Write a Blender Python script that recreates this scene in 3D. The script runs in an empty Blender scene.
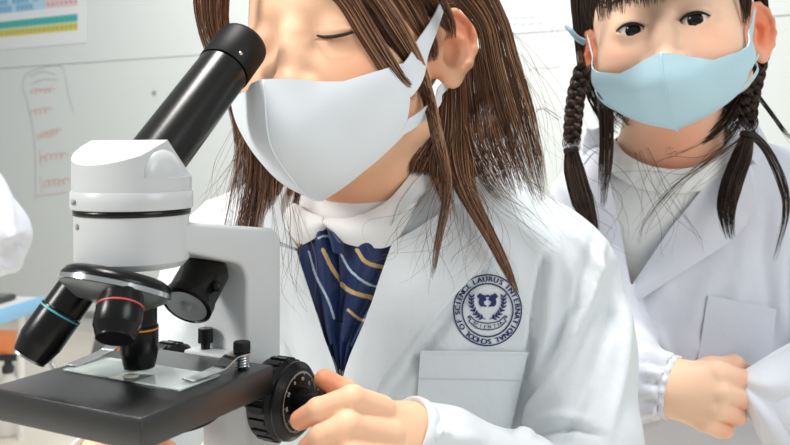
import bpy, bmesh, math, random
import numpy as np
from mathutils import Vector, Matrix
from mathutils.bvhtree import BVHTree

C = bpy.context.scene.collection
SC = bpy.context.scene
FPX, CX, HY = 820.0, 395.0, 150.0          # focal length in pixels, image centre column, horizon row
CAMZ = 1.02                                # camera height above the floor (all shapes are written relative to it)
W0 = Vector((0, 0, CAMZ))

# ------------------------------------------------------------------ camera, world, lights, exposure
cam = bpy.data.cameras.new('camera')
camo = bpy.data.objects.new('camera', cam); C.objects.link(camo)
camo.location = W0; camo.rotation_euler = (math.pi/2, 0, 0)
cam.sensor_width = 36.0; cam.lens = FPX/790*36.0
cam.shift_y = (HY-222.5)/790
cam.clip_start = 0.02
cam.dof.use_dof = True; cam.dof.focus_distance = 0.60; cam.dof.aperture_fstop = 13.0
SC.camera = camo

wd = bpy.data.worlds.new('world'); SC.world = wd; wd.use_nodes = True
bg = wd.node_tree.nodes['Background']
bg.inputs[0].default_value = (0.96, 0.985, 1.0, 1); bg.inputs[1].default_value = 0.36

def area(name, loc, target, sx, sy, power, col=(1, 1, 1)):
    l = bpy.data.lights.new(name, 'AREA'); l.shape = 'RECTANGLE'; l.size = sx; l.size_y = sy
    l.energy = power; l.color = col
    o = bpy.data.objects.new(name, l); C.objects.link(o)
    o.location = Vector(loc) + W0
    o.rotation_euler = (Vector(target)-Vector(loc)).to_track_quat('-Z', 'Y').to_euler()
    return o
area('ceiling_lamp', (-0.25, 0.65, 1.65), (0.1, 0.75, 0), 0.6, 0.45, 30, (1, 0.975, 0.94))
area('window_light', (2.0, -0.7, 1.0), (0.2, 0.7, -0.1), 1.3, 1.1, 22, (0.97, 0.99, 1.0))
area('window_light_left', (-2.2, -0.4, 1.1), (0.0, 0.7, 0), 0.6, 0.7, 46, (1, 0.98, 0.95))
area('board_lamp', (-0.6, 2.6, 1.65), (0.0, 4.0, -0.3), 2.4, 0.6, 31, (1, 1, 1))

vs = SC.view_settings
SC.display_settings.display_device = 'sRGB'
vs.view_transform = 'Standard'; vs.look = 'None'; vs.gamma = 1.0; vs.exposure = 0.22
try: vs.use_curve_mapping = False
except Exception: pass

# ------------------------------------------------------------------ helpers
rng = np.random.default_rng(7)
def P(px, py, Y): return np.array([(px-CX)/FPX*Y, Y, (HY-py)/FPX*Y])
def P4(t): return P(t[0], t[1], t[2])
def proj(V):
    V = np.asarray(V); Y = np.maximum(V[..., 1], 1e-3)
    return np.stack([CX+FPX*V[..., 0]/Y, HY-FPX*V[..., 2]/Y], -1)
def nrm(v): v = np.asarray(v, float); return v/np.linalg.norm(v)

def lin(r, g, b):
    f = lambda c: (c/255/12.92) if c/255 <= 0.04045 else ((c/255+0.055)/1.055)**2.4
    return (f(r), f(g), f(b), 1)
MATS = {}
def mat(name, col, rough=0.5, metal=0.0, spec=0.5, sss=0, sheen=0, trans=0, coat=0, bump=None, var=None, emit=None, ior=1.45):
    m = bpy.data.materials.new(name); m.use_nodes = True; nt = m.node_tree
    b = nt.nodes['Principled BSDF']
    b.inputs['Base Color'].default_value = col; b.inputs['Roughness'].default_value = rough
    b.inputs['Metallic'].default_value = metal; b.inputs['Specular IOR Level'].default_value = spec
    b.inputs['IOR'].default_value = ior
    if sss:
        b.inputs['Subsurface Weight'].default_value = sss
        b.inputs['Subsurface Radius'].default_value = (1.0, 0.35, 0.18); b.inputs['Subsurface Scale'].default_value = 0.006
    if sheen: b.inputs['Sheen Weight'].default_value = sheen; b.inputs['Sheen Roughness'].default_value = 0.4
    if trans: b.inputs['Transmission Weight'].default_value = trans
    if coat: b.inputs['Coat Weight'].default_value = coat
    if bump:
        sc_, st, dist = bump
        tc = nt.nodes.new('ShaderNodeTexCoord'); n = nt.nodes.new('ShaderNodeTexNoise')
        n.inputs['Scale'].default_value = sc_; n.inputs['Detail'].default_value = 3
        bp = nt.nodes.new('ShaderNodeBump'); bp.inputs['Strength'].default_value = st; bp.inputs['Distance'].default_value = dist
        nt.links.new(tc.outputs['Object'], n.inputs['Vector']); nt.links.new(n.outputs['Fac'], bp.inputs['Height'])
        nt.links.new(bp.outputs['Normal'], b.inputs['Normal'])
    if var:                       # (scale, second colour): soft mottling
        tc = nt.nodes.new('ShaderNodeTexCoord'); n = nt.nodes.new('ShaderNodeTexNoise'); n.inputs['Scale'].default_value = var[0]
        mx = nt.nodes.new('ShaderNodeMix'); mx.data_type = 'RGBA'
        mx.inputs[6].default_value = col; mx.inputs[7].default_value = var[1]
        nt.links.new(tc.outputs['Object'], n.inputs['Vector']); nt.links.new(n.outputs['Fac'], mx.inputs[0])
        nt.links.new(mx.outputs[2], b.inputs['Base Color'])
    MATS[name] = m
    return m
def skin_mat(name, col, blush_shade, bump=0.12):
    m = mat(name, col, 0.5, spec=0.35, sss=0.22, bump=(900, bump, 0.0004)); nt = m.node_tree; b = nt.nodes['Principled BSDF']
    a = nt.nodes.new('ShaderNodeAttribute'); a.attribute_name = 'blush_shade'
    mx = nt.nodes.new('ShaderNodeMix'); mx.data_type = 'RGBA'
    mx.inputs[6].default_value = col; mx.inputs[7].default_value = blush_shade
    nt.links.new(a.outputs['Fac'], mx.inputs[0]); nt.links.new(mx.outputs[2], b.inputs['Base Color'])
    return m
def hair_mat(name, c0, c1, c2, rough=0.27):
    m = mat(name, c0, rough, spec=0.5); nt = m.node_tree; b = nt.nodes['Principled BSDF']
    g = nt.nodes.new('ShaderNodeNewGeometry'); r = nt.nodes.new('ShaderNodeValToRGB')
    r.color_ramp.elements[0].color = c0; r.color_ramp.elements[1].color = c2
    e = r.color_ramp.elements.new(0.6); e.color = c1
    nt.links.new(g.outputs['Random Per Island'], r.inputs[0]); nt.links.new(r.outputs[0], b.inputs['Base Color'])
    return m

def mesh_obj(name, V, F, mats, parent=None, mi=None, smooth=True, autosharp=None):
    """V (n,3), F: (m,k) array or list of tuples; links ONE mesh object in camera-relative coordinates."""
    me = bpy.data.meshes.new(name)
    V = np.asarray(V, np.float32)
    if isinstance(F, np.ndarray) and F.ndim == 2:
        m, k = F.shape
        me.vertices.add(len(V)); me.vertices.foreach_set('co', V.ravel())
        me.loops.add(m*k); me.loops.foreach_set('vertex_index', F.astype(np.int32).ravel())
        me.polygons.add(m); me.polygons.foreach_set('loop_start', np.arange(0, m*k, k, dtype=np.int32))
        me.update(calc_edges=True)
    else:
        me.from_pydata([tuple(map(float, v)) for v in V], [], [tuple(int(i) for i in f) for f in F]); me.update()
    for m_ in (mats if isinstance(mats, (list, tuple)) else [mats]): me.materials.append(m_)
    n = len(me.polygons)
    if mi is not None: me.polygons.foreach_set('material_index', np.asarray(mi, np.int32))
    me.polygons.foreach_set('use_smooth', np.full(n, bool(smooth)))
    if autosharp is not None:
        me.set_sharp_from_angle(angle=math.radians(autosharp))
    o = bpy.data.objects.new(name, me); C.objects.link(o)
    place(o, parent)
    return o
def wpos(o):
    p = Vector(o.location)
    while o.parent: o = o.parent; p = p+o.location
    return p
def place(o, parent):
    if parent is not None:
        o.parent = parent; o.location = W0-wpos(parent)
    else: o.location = W0
def bm_obj(name, bm, mats, parent=None, smooth=True, autosharp=35):
    bmesh.ops.recalc_face_normals(bm, faces=bm.faces[:])
    me = bpy.data.meshes.new(name); bm.to_mesh(me); bm.free()
    for m_ in (mats if isinstance(mats, (list, tuple)) else [mats]): me.materials.append(m_)
    me.polygons.foreach_set('use_smooth', np.full(len(me.polygons), smooth))
    if autosharp: me.set_sharp_from_angle(angle=math.radians(autosharp))
    o = bpy.data.objects.new(name, me); C.objects.link(o); place(o, parent)
    return o
def empty(name, loc):
    o = bpy.data.objects.new(name, None); C.objects.link(o); o.location = Vector(loc)+W0; o.empty_display_size = 0.05
    return o
def tag(o, label, cat, group=None):
    o['label'] = label; o['category'] = cat
    if group: o['group'] = group
    return o
def struct(o): o['kind'] = 'structure'; return o

class MB:
    """collects pieces into one mesh"""
    def __init__(s): s.V = []; s.F = []; s.M = []; s.n = 0
    def add(s, V, F, mi=0):
        V = np.asarray(V, float); s.V.append(V)
        for f in F: s.F.append(tuple(int(i)+s.n for i in f)); s.M.append(mi)
        s.n += len(V); return s
    def build(s, name, mats, parent=None, smooth=True, autosharp=35):
        return mesh_obj(name, np.concatenate(s.V), s.F, mats, parent, s.M, smooth, autosharp)
def frame(axis, hint=None):
    a = nrm(axis); h = np.array([0, 0, 1.0]) if hint is None else nrm(hint)
    if abs(a@h) > 0.95: h = np.array([1.0, 0, 0])
    x = nrm(np.cross(h, a)); y = np.cross(a, x); return x, y, a
def lathe(profile, origin, axis, n=48, cap=True):
    """profile: list of (radius, distance along axis)"""
    x, y, a = frame(axis); o = np.asarray(origin, float)
    V = []; F = []; t = np.linspace(0, 2*np.pi, n, endpoint=False)
    for r, h in profile:
        V.append(o+a*h+np.outer(np.cos(t), x)*r+np.outer(np.sin(t), y)*r)
    V = np.concatenate(V)
    for i in range(len(profile)-1):
        for j in range(n):
            k = (j+1) % n; F.append((i*n+j, i*n+k, (i+1)*n+k, (i+1)*n+j))
    if cap:
        F.append(tuple(range(n))[::-1]); F.append(tuple((len(profile)-1)*n+j for j in range(n)))
    return V, F
def cat_rom(pts, n):
    p = np.asarray(pts, float); m = len(p)
    if m == 2: t = np.linspace(0, 1, n)[:, None]; return p[0]*(1-t)+p[1]*t
    q = np.vstack([2*p[0]-p[1], p, 2*p[-1]-p[-2]])
    u = np.linspace(0, m-1, n); i = np.minimum(u.astype(int), m-2); f = (u-i)[:, None]
    a, b, c, d = q[i], q[i+1], q[i+2], q[i+3]
    return 0.5*((2*b)+(-a+c)*f+(2*a-5*b+4*c-d)*f**2+(-a+3*b-3*c+d)*f**3)
def tube(pts, r, n=8, cap=True, up=None):
    p = np.asarray(pts, float); m = len(p); r = np.broadcast_to(np.asarray(r, float), (m,))
    T = np.gradient(p, axis=0); T /= np.linalg.norm(T, axis=1)[:, None]+1e-12
    x, y, _ = frame(T[0], up); V = []; F = []
    t = np.linspace(0, 2*np.pi, n, endpoint=False)
    for i in range(m):
        x = nrm(x-T[i]*(x@T[i])); y = np.cross(T[i], x)
        V.append(p[i]+r[i]*(np.outer(np.cos(t), x)+np.outer(np.sin(t), y)))
    for i in range(m-1):
        for j in range(n): k = (j+1) % n; F.append((i*n+j, i*n+k, (i+1)*n+k, (i+1)*n+j))
    if cap: F.append(tuple(range(n))[::-1]); F.append(tuple((m-1)*n+j for j in range(n)))
    return np.concatenate(V), F
def boxv(o, ax, ay, az, x0, x1, y0, y1, z0, z1):
    V = [np.asarray(o)+np.asarray(ax)*x+np.asarray(ay)*y+np.asarray(az)*z for z in (z0, z1) for y in (y0, y1) for x in (x0, x1)]
    F = [(0, 2, 3, 1), (4, 5, 7, 6), (0, 1, 5, 4), (2, 6, 7, 3), (0, 4, 6, 2), (1, 3, 7, 5)]
    return np.array(V), F
def bevel_bm(V, F, w, seg=2, angle=30):
    bm = bmesh.new(); vs_ = [bm.verts.new(v) for v in V]
    for f in F: bm.faces.new([vs_[i] for i in f])
    bmesh.ops.recalc_face_normals(bm, faces=bm.faces[:])
    es = [e for e in bm.edges if len(e.link_faces) == 2 and e.calc_face_angle(0) > math.radians(angle)]
    if w > 0: bmesh.ops.bevel(bm, geom=es, offset=w, segments=seg, profile=0.5, affect='EDGES', clamp_overlap=True)
    return bm
def prism(poly, o, ax, ay, az, z0, z1):
    n = len(poly); V = [np.asarray(o)+np.asarray(ax)*a+np.asarray(ay)*b+np.asarray(az)*z for z in (z0, z1) for a, b in poly]
    F = [tuple(range(n))[::-1], tuple(range(n, 2*n))]+[(i, (i+1) % n, n+(i+1) % n, n+i) for i in range(n)]
    return np.array(V), F

# ------------------------------------------------------------------ signed-distance modelling of soft shapes
def s_rc(a, b, r1, r2):
    a = np.asarray(a, float); b = np.asarray(b, float); ba = b-a; L = ba@ba+1e-12
    def f(p):
        q = p-a; t = np.clip(q@ba/L, 0, 1)
        return np.linalg.norm(q-t[:, None]*ba, axis=1)-(r1+(r2-r1)*t)
    return f
def s_ell(c, r, R=None):
    c = np.asarray(c, float); r = np.asarray(r, float)
    def f(p):
        q = p-c
        if R is not None: q = q@R
        k0 = np.linalg.norm(q/r, axis=1); k1 = np.linalg.norm(q/(r*r), axis=1)
        return k0*(k0-1)/(k1+1e-9)
    return f
def s_sph(c, r):
    c = np.asarray(c, float)
    return lambda p: np.linalg.norm(p-c, axis=1)-r
def chain(pts, k=0.01, op='u', loc=P4):
    """pts: (px,py,Y,r)"""
    return [(s_rc(loc(pts[i]), loc(pts[i+1]), pts[i][3], pts[i+1][3]), k, op) for i in range(len(pts)-1)]
def xf(prims, O, R, s):
    """move prims from a local frame (columns of R are the local axes in the world) into the world"""
    out = []
    for f, k, op in prims:
        out.append(((lambda p, f=f: f((p-O)@R/s)*s), k*s, op))
    return out
def smin(a, b, k):
    h = np.maximum(k-np.abs(a-b), 0)/k; return np.minimum(a, b)-h*h*k*0.25
def ev(prims, p, base=1.0):
    d = np.full(len(p), base)
    for f, k, op in prims:
        x = f(p)
        d = smin(d, x, k) if op == 'u' else -smin(-d, x, k)
    return d
def sdf_mesh(prims, lo, hi, h, n=14):
    lo = np.asarray(lo, float); hi = np.asarray(hi, float)
    nb = np.ceil((hi-lo)/(h*n)).astype(int); B = h*n; half = B*0.5*math.sqrt(3)
    I = np.stack(np.meshgrid(*[np.arange(k) for k in nb], indexing='ij'), -1).reshape(-1, 3)
    Cc = lo+(I+0.5)*B
    D = np.stack([f(Cc) for f, k, op in prims], 1)
    ks = np.array([k for f, k, op in prims])
    tot = ev(prims, Cc)
    act = np.where(np.abs(tot) < half*1.6+0.006)[0]
    g = np.stack(np.meshgrid(*[np.arange(n+1)]*3, indexing='ij'), -1).reshape(-1, 3)
    NN = nb*n+2
    cid_l, pos_l, q_l = [], [], []
    offs = np.array([[0, 0, 0], [1, 0, 0], [0, 1, 0], [1, 1, 0], [0, 0, 1], [1, 0, 1], [0, 1, 1], [1, 1, 1]])
    edges = [(0, 1), (2, 3), (4, 5), (6, 7), (0, 2), (1, 3), (4, 6), (5, 7), (0, 4), (1, 5), (2, 6), (3, 7)]
    def gid(a): return (a[..., 0]*NN[1]+a[..., 1])*NN[2]+a[..., 2]
    for b in act:
        sel = [prims[i] for i in np.where(D[b]-half*2.0 < ks+0.012)[0]]
        if not sel: continue
        g0 = I[b]*n; pts = lo+(g0+g)*h
        d = ev(sel, pts).reshape(n+1, n+1, n+1); s = d < 0
        if s.all() or not s.any(): continue
        cs = np.stack([s[o[0]:o[0]+n, o[1]:o[1]+n, o[2]:o[2]+n] for o in offs], -1)
        cnt = cs.sum(-1); ci = np.argwhere((cnt > 0) & (cnt < 8))
        dv = np.stack([d[ci[:, 0]+o[0], ci[:, 1]+o[1], ci[:, 2]+o[2]] for o in offs], 1)
        acc = np.zeros((len(ci), 3)); na = np.zeros(len(ci))
        for a, c in edges:
            da, dc = dv[:, a], dv[:, c]; cr = (da < 0) != (dc < 0)
            t = np.where(cr, da/(da-dc+1e-20), 0)
            pt = offs[a]+(offs[c]-offs[a])*t[:, None]
            acc += np.where(cr[:, None], pt, 0); na += cr
        pos_l.append(lo+(g0+ci+acc/na[:, None])*h); cid_l.append(gid(g0+ci))
        for ax in range(3):
            e = [0, 0, 0]; e[ax] = 1
            s0 = s[:n, :n, :n]; s1 = s[e[0]:e[0]+n, e[1]:e[1]+n, e[2]:e[2]+n]
            ce = np.argwhere(s0 != s1)
            if len(ce) == 0: continue
            fl = s0[ce[:, 0], ce[:, 1], ce[:, 2]]
            o1 = np.zeros(3, int); o2 = np.zeros(3, int); o1[(ax+1) % 3] = 1; o2[(ax+2) % 3] = 1
            G = g0+ce
            q = np.stack([gid(G), gid(G-o1), gid(G-o1-o2), gid(G-o2)], 1)
            q[~fl] = q[~fl][:, ::-1]; q_l.append(q)
    ids = np.concatenate(cid_l); V = np.concatenate(pos_l); Q = np.concatenate(q_l)
    o = np.argsort(ids); ids = ids[o]; V = V[o]
    k = np.minimum(np.searchsorted(ids, Q), len(ids)-1); ok = (ids[k] == Q).all(1)
    return V, k[ok]
def vnormals(V, F):
    N = np.zeros_like(V); a, b, c = V[F[:, 0]], V[F[:, 1]], V[F[:, 2]]; n = np.cross(b-a, c-a)
    if F.shape[1] == 4: n = n+np.cross(c-a, V[F[:, 3]]-a)
    for i in range(F.shape[1]): np.add.at(N, F[:, i], n)
    return N/(np.linalg.norm(N, axis=1)[:, None]+1e-12)
def relax(V, F, it=1, lam=0.5):
    V = V.copy(); k = F.shape[1]
    for _ in range(it):
        S = np.zeros_like(V); n = np.zeros(len(V))
        for i in range(k):
            j = (i+1) % k
            np.add.at(S, F[:, i], V[F[:, j]]); np.add.at(S, F[:, j], V[F[:, i]])
            np.add.at(n, F[:, i], 1); np.add.at(n, F[:, j], 1)
        V += lam*(S/np.maximum(n, 1)[:, None]-V)
    return V
def keep_faces(V, F, mask):
    F = F[mask]; u, inv = np.unique(F, return_inverse=True); return V[u], inv.reshape(F.shape)
def smooth_rim(V, F, it=12):
    """evens out the cut edge of a cloth"""
    k = F.shape[1]; E = np.concatenate([np.stack([F[:, i], F[:, (i+1) % k]], 1) for i in range(k)]); Es = np.sort(E, 1)
    u, c = np.unique(Es, axis=0, return_counts=True); e = u[c == 1]; V = V.copy()
    for _ in range(it):
        S = np.zeros_like(V); n = np.zeros(len(V))
        np.add.at(S, e[:, 0], V[e[:, 1]]); np.add.at(S, e[:, 1], V[e[:, 0]]); np.add.at(n, e[:, 0], 1); np.add.at(n, e[:, 1], 1)
        m = n >= 2; V[m] += 0.5*(S[m]/n[m, None]-V[m])
    return V
def inpoly(p, poly):
    x, y = p[:, 0], p[:, 1]; q = np.asarray(poly, float); r = np.zeros(len(p), bool); j = len(q)-1
    for i in range(len(q)):
        c = ((q[i, 1] > y) != (q[j, 1] > y)) & (x < (q[j, 0]-q[i, 0])*(y-q[i, 1])/(q[j, 1]-q[i, 1]+1e-12)+q[i, 0]); r ^= c; j = i
    return r
def polydist(p, line):
    """distance (px) to a polyline and the position along it 0..1"""
    q = np.asarray(line, float); best = np.full(len(p), 1e9); tt = np.zeros(len(p)); n = len(q)-1
    for i in range(n):
        d = q[i+1]-q[i]; t = np.clip(((p-q[i])@d)/(d@d+1e-9), 0, 1)
        e = np.linalg.norm(p-q[i]-t[:, None]*d, axis=1); m = e < best
        best[m] = e[m]; tt[m] = (i+t[m])/n
    return best, tt
def folds(V, F, lines):
    """real creases in cloth: (polyline on the cloth seen from the camera side, height m, half-width px)"""
    N = vnormals(V, F); p = proj(V); fr = (N*V).sum(1) < 0
    out = V.copy()
    for ln, amp, w in lines:
        d, t = polydist(p, cat_rom(np.array(ln, float), 4*len(ln)))
        prof = np.exp(-(d/w)**2)*np.sin(np.pi*np.clip(t*0.9+0.05, 0, 1))**0.6
        out += N*(1.5*amp*prof*fr)[:, None]
    return out
def wrinkle(V, F, amp, scale, seed):
    """soft irregular creases all over a cloth"""
    r = np.random.default_rng(seed); N = vnormals(V, F); h = np.zeros(len(V))
    wv = sum(np.sin(V@(r.normal(0, 1, 3)*11/scale*0.03)+r.uniform(0, 6.28))[:, None]*r.normal(0, 0.6, 3) for _ in range(3))
    for i in range(7):
        k = nrm(r.normal(0, 1, 3)*[1, 1, 0.6])*(2*np.pi/scale)*r.uniform(0.5, 1.2)
        x = V@k+wv@r.normal(0, 1.1, 3)+r.uniform(0, 6.28)
        h += (1-np.abs(np.sin(0.5*x)))**2.2*np.clip(0.5+np.sin(V@(r.normal(0, 1, 3)*14)+r.uniform(0, 6.28)), 0, 1)
    return V+N*(amp*(h-h.mean()))[:, None]
class Surf:
    def __init__(s, V, F):
        s.V, s.F = V, F; s.t = BVHTree.FromPolygons([tuple(v) for v in V], [tuple(f) for f in F]); s.N = vnormals(V, F)
    def hit(s, px, py):
        d = P(px, py, 1.0); h = s.t.ray_cast(Vector((0, 0, 0)), Vector(d/np.linalg.norm(d)))
        return None if h[0] is None else np.array(h[0])
    def grid(s, px, back=0.0):
        """px (..,2) -> points on the cloth, gaps filled with the depth of the neighbours"""
        sh = px.shape[:-1]; q = px.reshape(-1, 2); Y = np.full(len(q), np.nan)
        for i, (a, b) in enumerate(q):
            h = s.hit(a, b)
            if h is not None: Y[i] = h[1]
        if np.isnan(Y).any():
            ok = ~np.isnan(Y)
            for i in np.where(~ok)[0]:
                k = np.argmin(((q[ok]-q[i])**2).sum(1)); Y[i] = Y[ok][k]
        Y = Y+back
        return np.stack([(q[:, 0]-CX)/FPX*Y, Y, (HY-q[:, 1])/FPX*Y], -1).reshape(sh+(3,))
def ruled_px(a, b, nu, nv):
    A = cat_rom(np.array(a, float), nu); B = cat_rom(np.array(b, float), nu); t = np.linspace(0, 1, nv)[None, :, None]
    return A[:, None]*(1-t)+B[:, None]*t
def lin_px(a, n):
    a = np.array(a, float); L = np.r_[0, np.cumsum(np.linalg.norm(np.diff(a, axis=0), axis=1))]; u = np.linspace(0, L[-1], n)
    return np.stack([np.interp(u, L, a[:, 0]), np.interp(u, L, a[:, 1])], 1)
def sheet(G, th, off=None, it=2):
    """closed thin slab from a grid of points (nu,nv,3): lifted by off along the normal, th thick"""
    nu, nv = G.shape[:2]; idx = np.arange(nu*nv).reshape(nu, nv)
    F = np.stack([idx[:-1, :-1], idx[1:, :-1], idx[1:, 1:], idx[:-1, 1:]], -1).reshape(-1, 4)
    for _ in range(it):
        K = G.copy(); K[1:-1, 1:-1] = 0.5*G[1:-1, 1:-1]+0.125*(G[2:, 1:-1]+G[:-2, 1:-1]+G[1:-1, 2:]+G[1:-1, :-2])
        K[1:-1, 0] = 0.5*G[1:-1, 0]+0.25*(G[2:, 0]+G[:-2, 0]); K[1:-1, -1] = 0.5*G[1:-1, -1]+0.25*(G[2:, -1]+G[:-2, -1]); G = K
    V = G.reshape(-1, 3); N = vnormals(V, F)
    if (N*V).sum() > 0: N = -N; F = F[:, ::-1]
    o = 0 if off is None else (off.reshape(-1, 1) if isinstance(off, np.ndarray) else off)
    top = V+N*(o+th); bot = V+N*o; n = len(V)
    rim = np.r_[idx[:, 0], idx[-1, 1:], idx[::-1, -1][1:], idx[0, ::-1][1:]]
    a, b = rim[:-1], rim[1:]
    S = np.stack([a, b, b+n, a+n], 1)
    F2 = np.vstack([F, F[:, ::-1]+n, S])
    return np.vstack([top, bot]), F2, F
def strands(locks, seed, segs=18, rad=0.00042):
    """locks: (points (px,py,Y,halfwidth px), count, looseness) -> one mesh of tapered hairs"""
    r = np.random.default_rng(seed); AV, AF, base = [], [], 0
    for pts, cnt, loose in locks:
        pts = np.array(pts, float)
        c = cat_rom(np.array([P(a, b, y) for a, b, y, w in pts]), segs)
        w = np.interp(np.linspace(0, len(pts)-1, segs), np.arange(len(pts)), pts[:, 3]/FPX*pts[:, 2])
        T = np.gradient(c, axis=0); T /= np.linalg.norm(T, axis=1)[:, None]
        vw = c/np.linalg.norm(c, axis=1)[:, None]
        S = np.cross(T, vw); S /= np.linalg.norm(S, axis=1)[:, None]+1e-9; Q = np.cross(S, T)
        a = r.uniform(-1, 1, cnt); b = r.uniform(-1, 1, cnt)*np.sqrt(1-a*a)*0.45
        ph = r.uniform(0, 6.28, (cnt, 2)); am = r.normal(0, loose, (cnt, 2)); fq = r.uniform(0.6, 1.6, (cnt, 1))
        u = np.linspace(0, 1, segs)[None]
        da = a[:, None]+am[:, :1]*np.sin(ph[:, :1]+fq*6.28*u)*u+am[:, 1:]*u*u
        db = b[:, None]+am[:, 1:]*np.cos(ph[:, 1:]+fq*5*u)*u*0.6
        X = c[None]+S[None]*(da*w)[..., None]+Q[None]*(db*w)[..., None]
        ln = r.uniform(0.72, 1.0, cnt)                       # hairs end at different lengths
        k = np.clip(ln[:, None]*u*(segs-1), 0, segs-1.001); i = k.astype(int); f = (k-i)[..., None]
        ar = np.arange(cnt)[:, None]
        X = X[ar, i]*(1-f)+X[ar, i+1]*f
        rr = rad*r.uniform(0.6, 1.25, cnt)[:, None]*(1-0.75*u**3)
        tt = np.gradient(X, axis=1); tt /= np.linalg.norm(tt, axis=2)[..., None]+1e-12
        s1 = np.cross(tt, np.array([0.31, 0.9, 0.2])); s1 /= np.linalg.norm(s1, axis=2)[..., None]+1e-12; s2 = np.cross(tt, s1)
        R3 = [X+rr[..., None]*(math.cos(t)*s1+math.sin(t)*s2) for t in (0, 2.0944, 4.18879)]
        V = np.stack(R3, 2).reshape(-1, 3)
        st = (np.arange(cnt)[:, None]*segs+np.arange(segs-1)[None]).reshape(-1)*3
        for j in range(3):
            jj = (j+1) % 3; AF.append(np.stack([st+j, st+jj, st+3+jj, st+3+j], 1)+base)
        AV.append(V); base += len(V)
    return np.concatenate(AV), np.concatenate(AF)
# ------------------------------------------------------------------ materials
m_wall = mat('wall_paint', lin(214, 217, 214), 0.55)
m_board = mat('board_enamel', lin(216, 221, 219), 0.22, spec=0.5)
m_floor = mat('floor_vinyl', lin(226, 219, 204), 0.35, var=(3.0, lin(233, 227, 214)))
m_red = mat('red_marker', lin(220, 186, 182), 0.6)
m_grey = mat('grey_marker', lin(188, 191, 193), 0.6)
m_white = mat('scope_white', lin(203, 206, 207), 0.32, spec=0.5, coat=0.15, bump=(900, 0.05, 0.0005))
m_black = mat('scope_black', lin(13, 13, 14), 0.26, spec=0.38)
m_tube = mat('tube_black', lin(20, 21, 17), 0.25, spec=0.5)
m_stage = mat('stage_black', lin(18, 20, 20), 0.30, spec=0.75, bump=(1500, 0.30, 0.0006), ior=1.6)
m_rub = mat('black_rubber', lin(13, 13, 14), 0.5, spec=0.3)
m_chrome = mat('chrome', lin(215, 218, 218), 0.16, metal=1)
m_steel = mat('brushed_steel', lin(170, 172, 172), 0.3, metal=1)
m_silver = mat('nosepiece_grey', lin(112, 116, 116), 0.34, metal=0.5)
m_glass = mat('glass', (0.97, 1, 0.99, 1), 0.03, trans=1.0, ior=1.35)
m_slide = mat('slide_glass', lin(236, 246, 244), 0.07, spec=0.8, trans=0.55, ior=1.5)
m_teal = mat('teal_ring', lin(80, 170, 178), 0.4)
m_redr = mat('red_ring', lin(196, 84, 72), 0.4)
m_orr = mat('orange_ring', lin(230, 140, 50), 0.4)
m_ink = mat('white_print', lin(225, 225, 220), 0.5)
m_blueedge = mat('table_blue', lin(146, 200, 238), 0.4)
m_tabletop = mat('table_top', lin(222, 224, 222), 0.4)
m_desk = mat('desk_top', lin(216, 212, 204), 0.4)
m_orange = mat('orange_plastic', lin(222, 122, 48), 0.4)
m_greybag = mat('grey_fabric', lin(110, 110, 108), 0.8)
m_bottle = mat('bottle_white', lin(236, 234, 230), 0.35)
m_dark = mat('dark_plastic', lin(62, 62, 64), 0.45)
m_screw = mat('screw_grey', lin(150, 150, 150), 0.4)

# ------------------------------------------------------------------ room
WS = -0.5124                                     # the far wall runs obliquely: Y = 4.75 + WS*(X+2)
wn = nrm([-WS, 1, 0]); wt = nrm([1, WS, 0]); ZF = -CAMZ
def PW(px, py, off=0.0):
    q = (px-CX)/FPX; Y = (4.75+WS*2.0)/(1-WS*q)
    return np.array([q*Y, Y, (HY-py)/FPX*Y])-wn*off
def wallbox(t0, t1, z0, z1, d0, d1):
    o = np.array([-2.0, 4.75, 0]); return boxv(o, wt, -wn, [0, 0, 1], t0, t1, d0, d1, z0, z1)
V, F = wallbox(-3.2, 5.2, ZF, 1.75, -0.12, 0); struct(mesh_obj('wall_back', V, F, m_wall, smooth=False))
V, F = boxv([0, 0, 0], [1, 0, 0], [0, 1, 0], [0, 0, 1], -5.2, 3.6, -2.0, 7.0, ZF-0.1, ZF); struct(mesh_obj('floor', V, F, m_floor, smooth=False))
V, F = wallbox(-3.2, 5.2, ZF, ZF+0.08, 0, 0.012); struct(mesh_obj('baseboard_back', V, F, mat('baseboard', lin(205, 205, 202), 0.5), smooth=False))

def ribbon_strip(pts, w, nvec):
    p = np.asarray(pts, float); T = np.gradient(p, axis=0); T /= np.linalg.norm(T, axis=1)[:, None]+1e-12
    S = np.cross(T, nvec); a = p-S*w; b = p+S*w; n = len(p)
    return np.vstack([a, b]), [(i, i+1, n+i+1, n+i) for i in range(n-1)]
board = empty('whiteboard', PW(140, 150)*[1, 1, 0]+np.array([0, 0, -0.55])); 
tag(board, 'large glossy pale grey whiteboard on the far wall with faded red writing', 'whiteboard')
zj = PW(120, 61)[2]
V, F = wallbox(-2.6, 4.8, -0.90, zj-0.002, 0.001, 0.018); mesh_obj('lower_panel', V, F, m_board, board, smooth=False)
V, F = wallbox(-2.6, 4.8, zj+0.002, 1.35, 0.001, 0.018); mesh_obj('upper_panel', V, F, m_board, board, smooth=False)
V, F = wallbox(-2.62, 4.82, -0.93, -0.90, 0.001, 0.03); mesh_obj('frame', V, F, m_steel, board, smooth=False)
mb = MB(); rr = np.random.default_rng(3)
def scrib(x0, y0, x1, y1, h, n):
    t = np.linspace(0, 1, n*8); x = x0+(x1-x0)*t; y = y0+(y1-y0)*t
    a = np.interp(t, np.linspace(0, 1, n*2), rr.uniform(0.2, 1.0, n*2))
    return np.stack([x+2.2*np.cos(t*n*6.28), y+h*a*np.sin(t*n*6.28)], 1)
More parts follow.
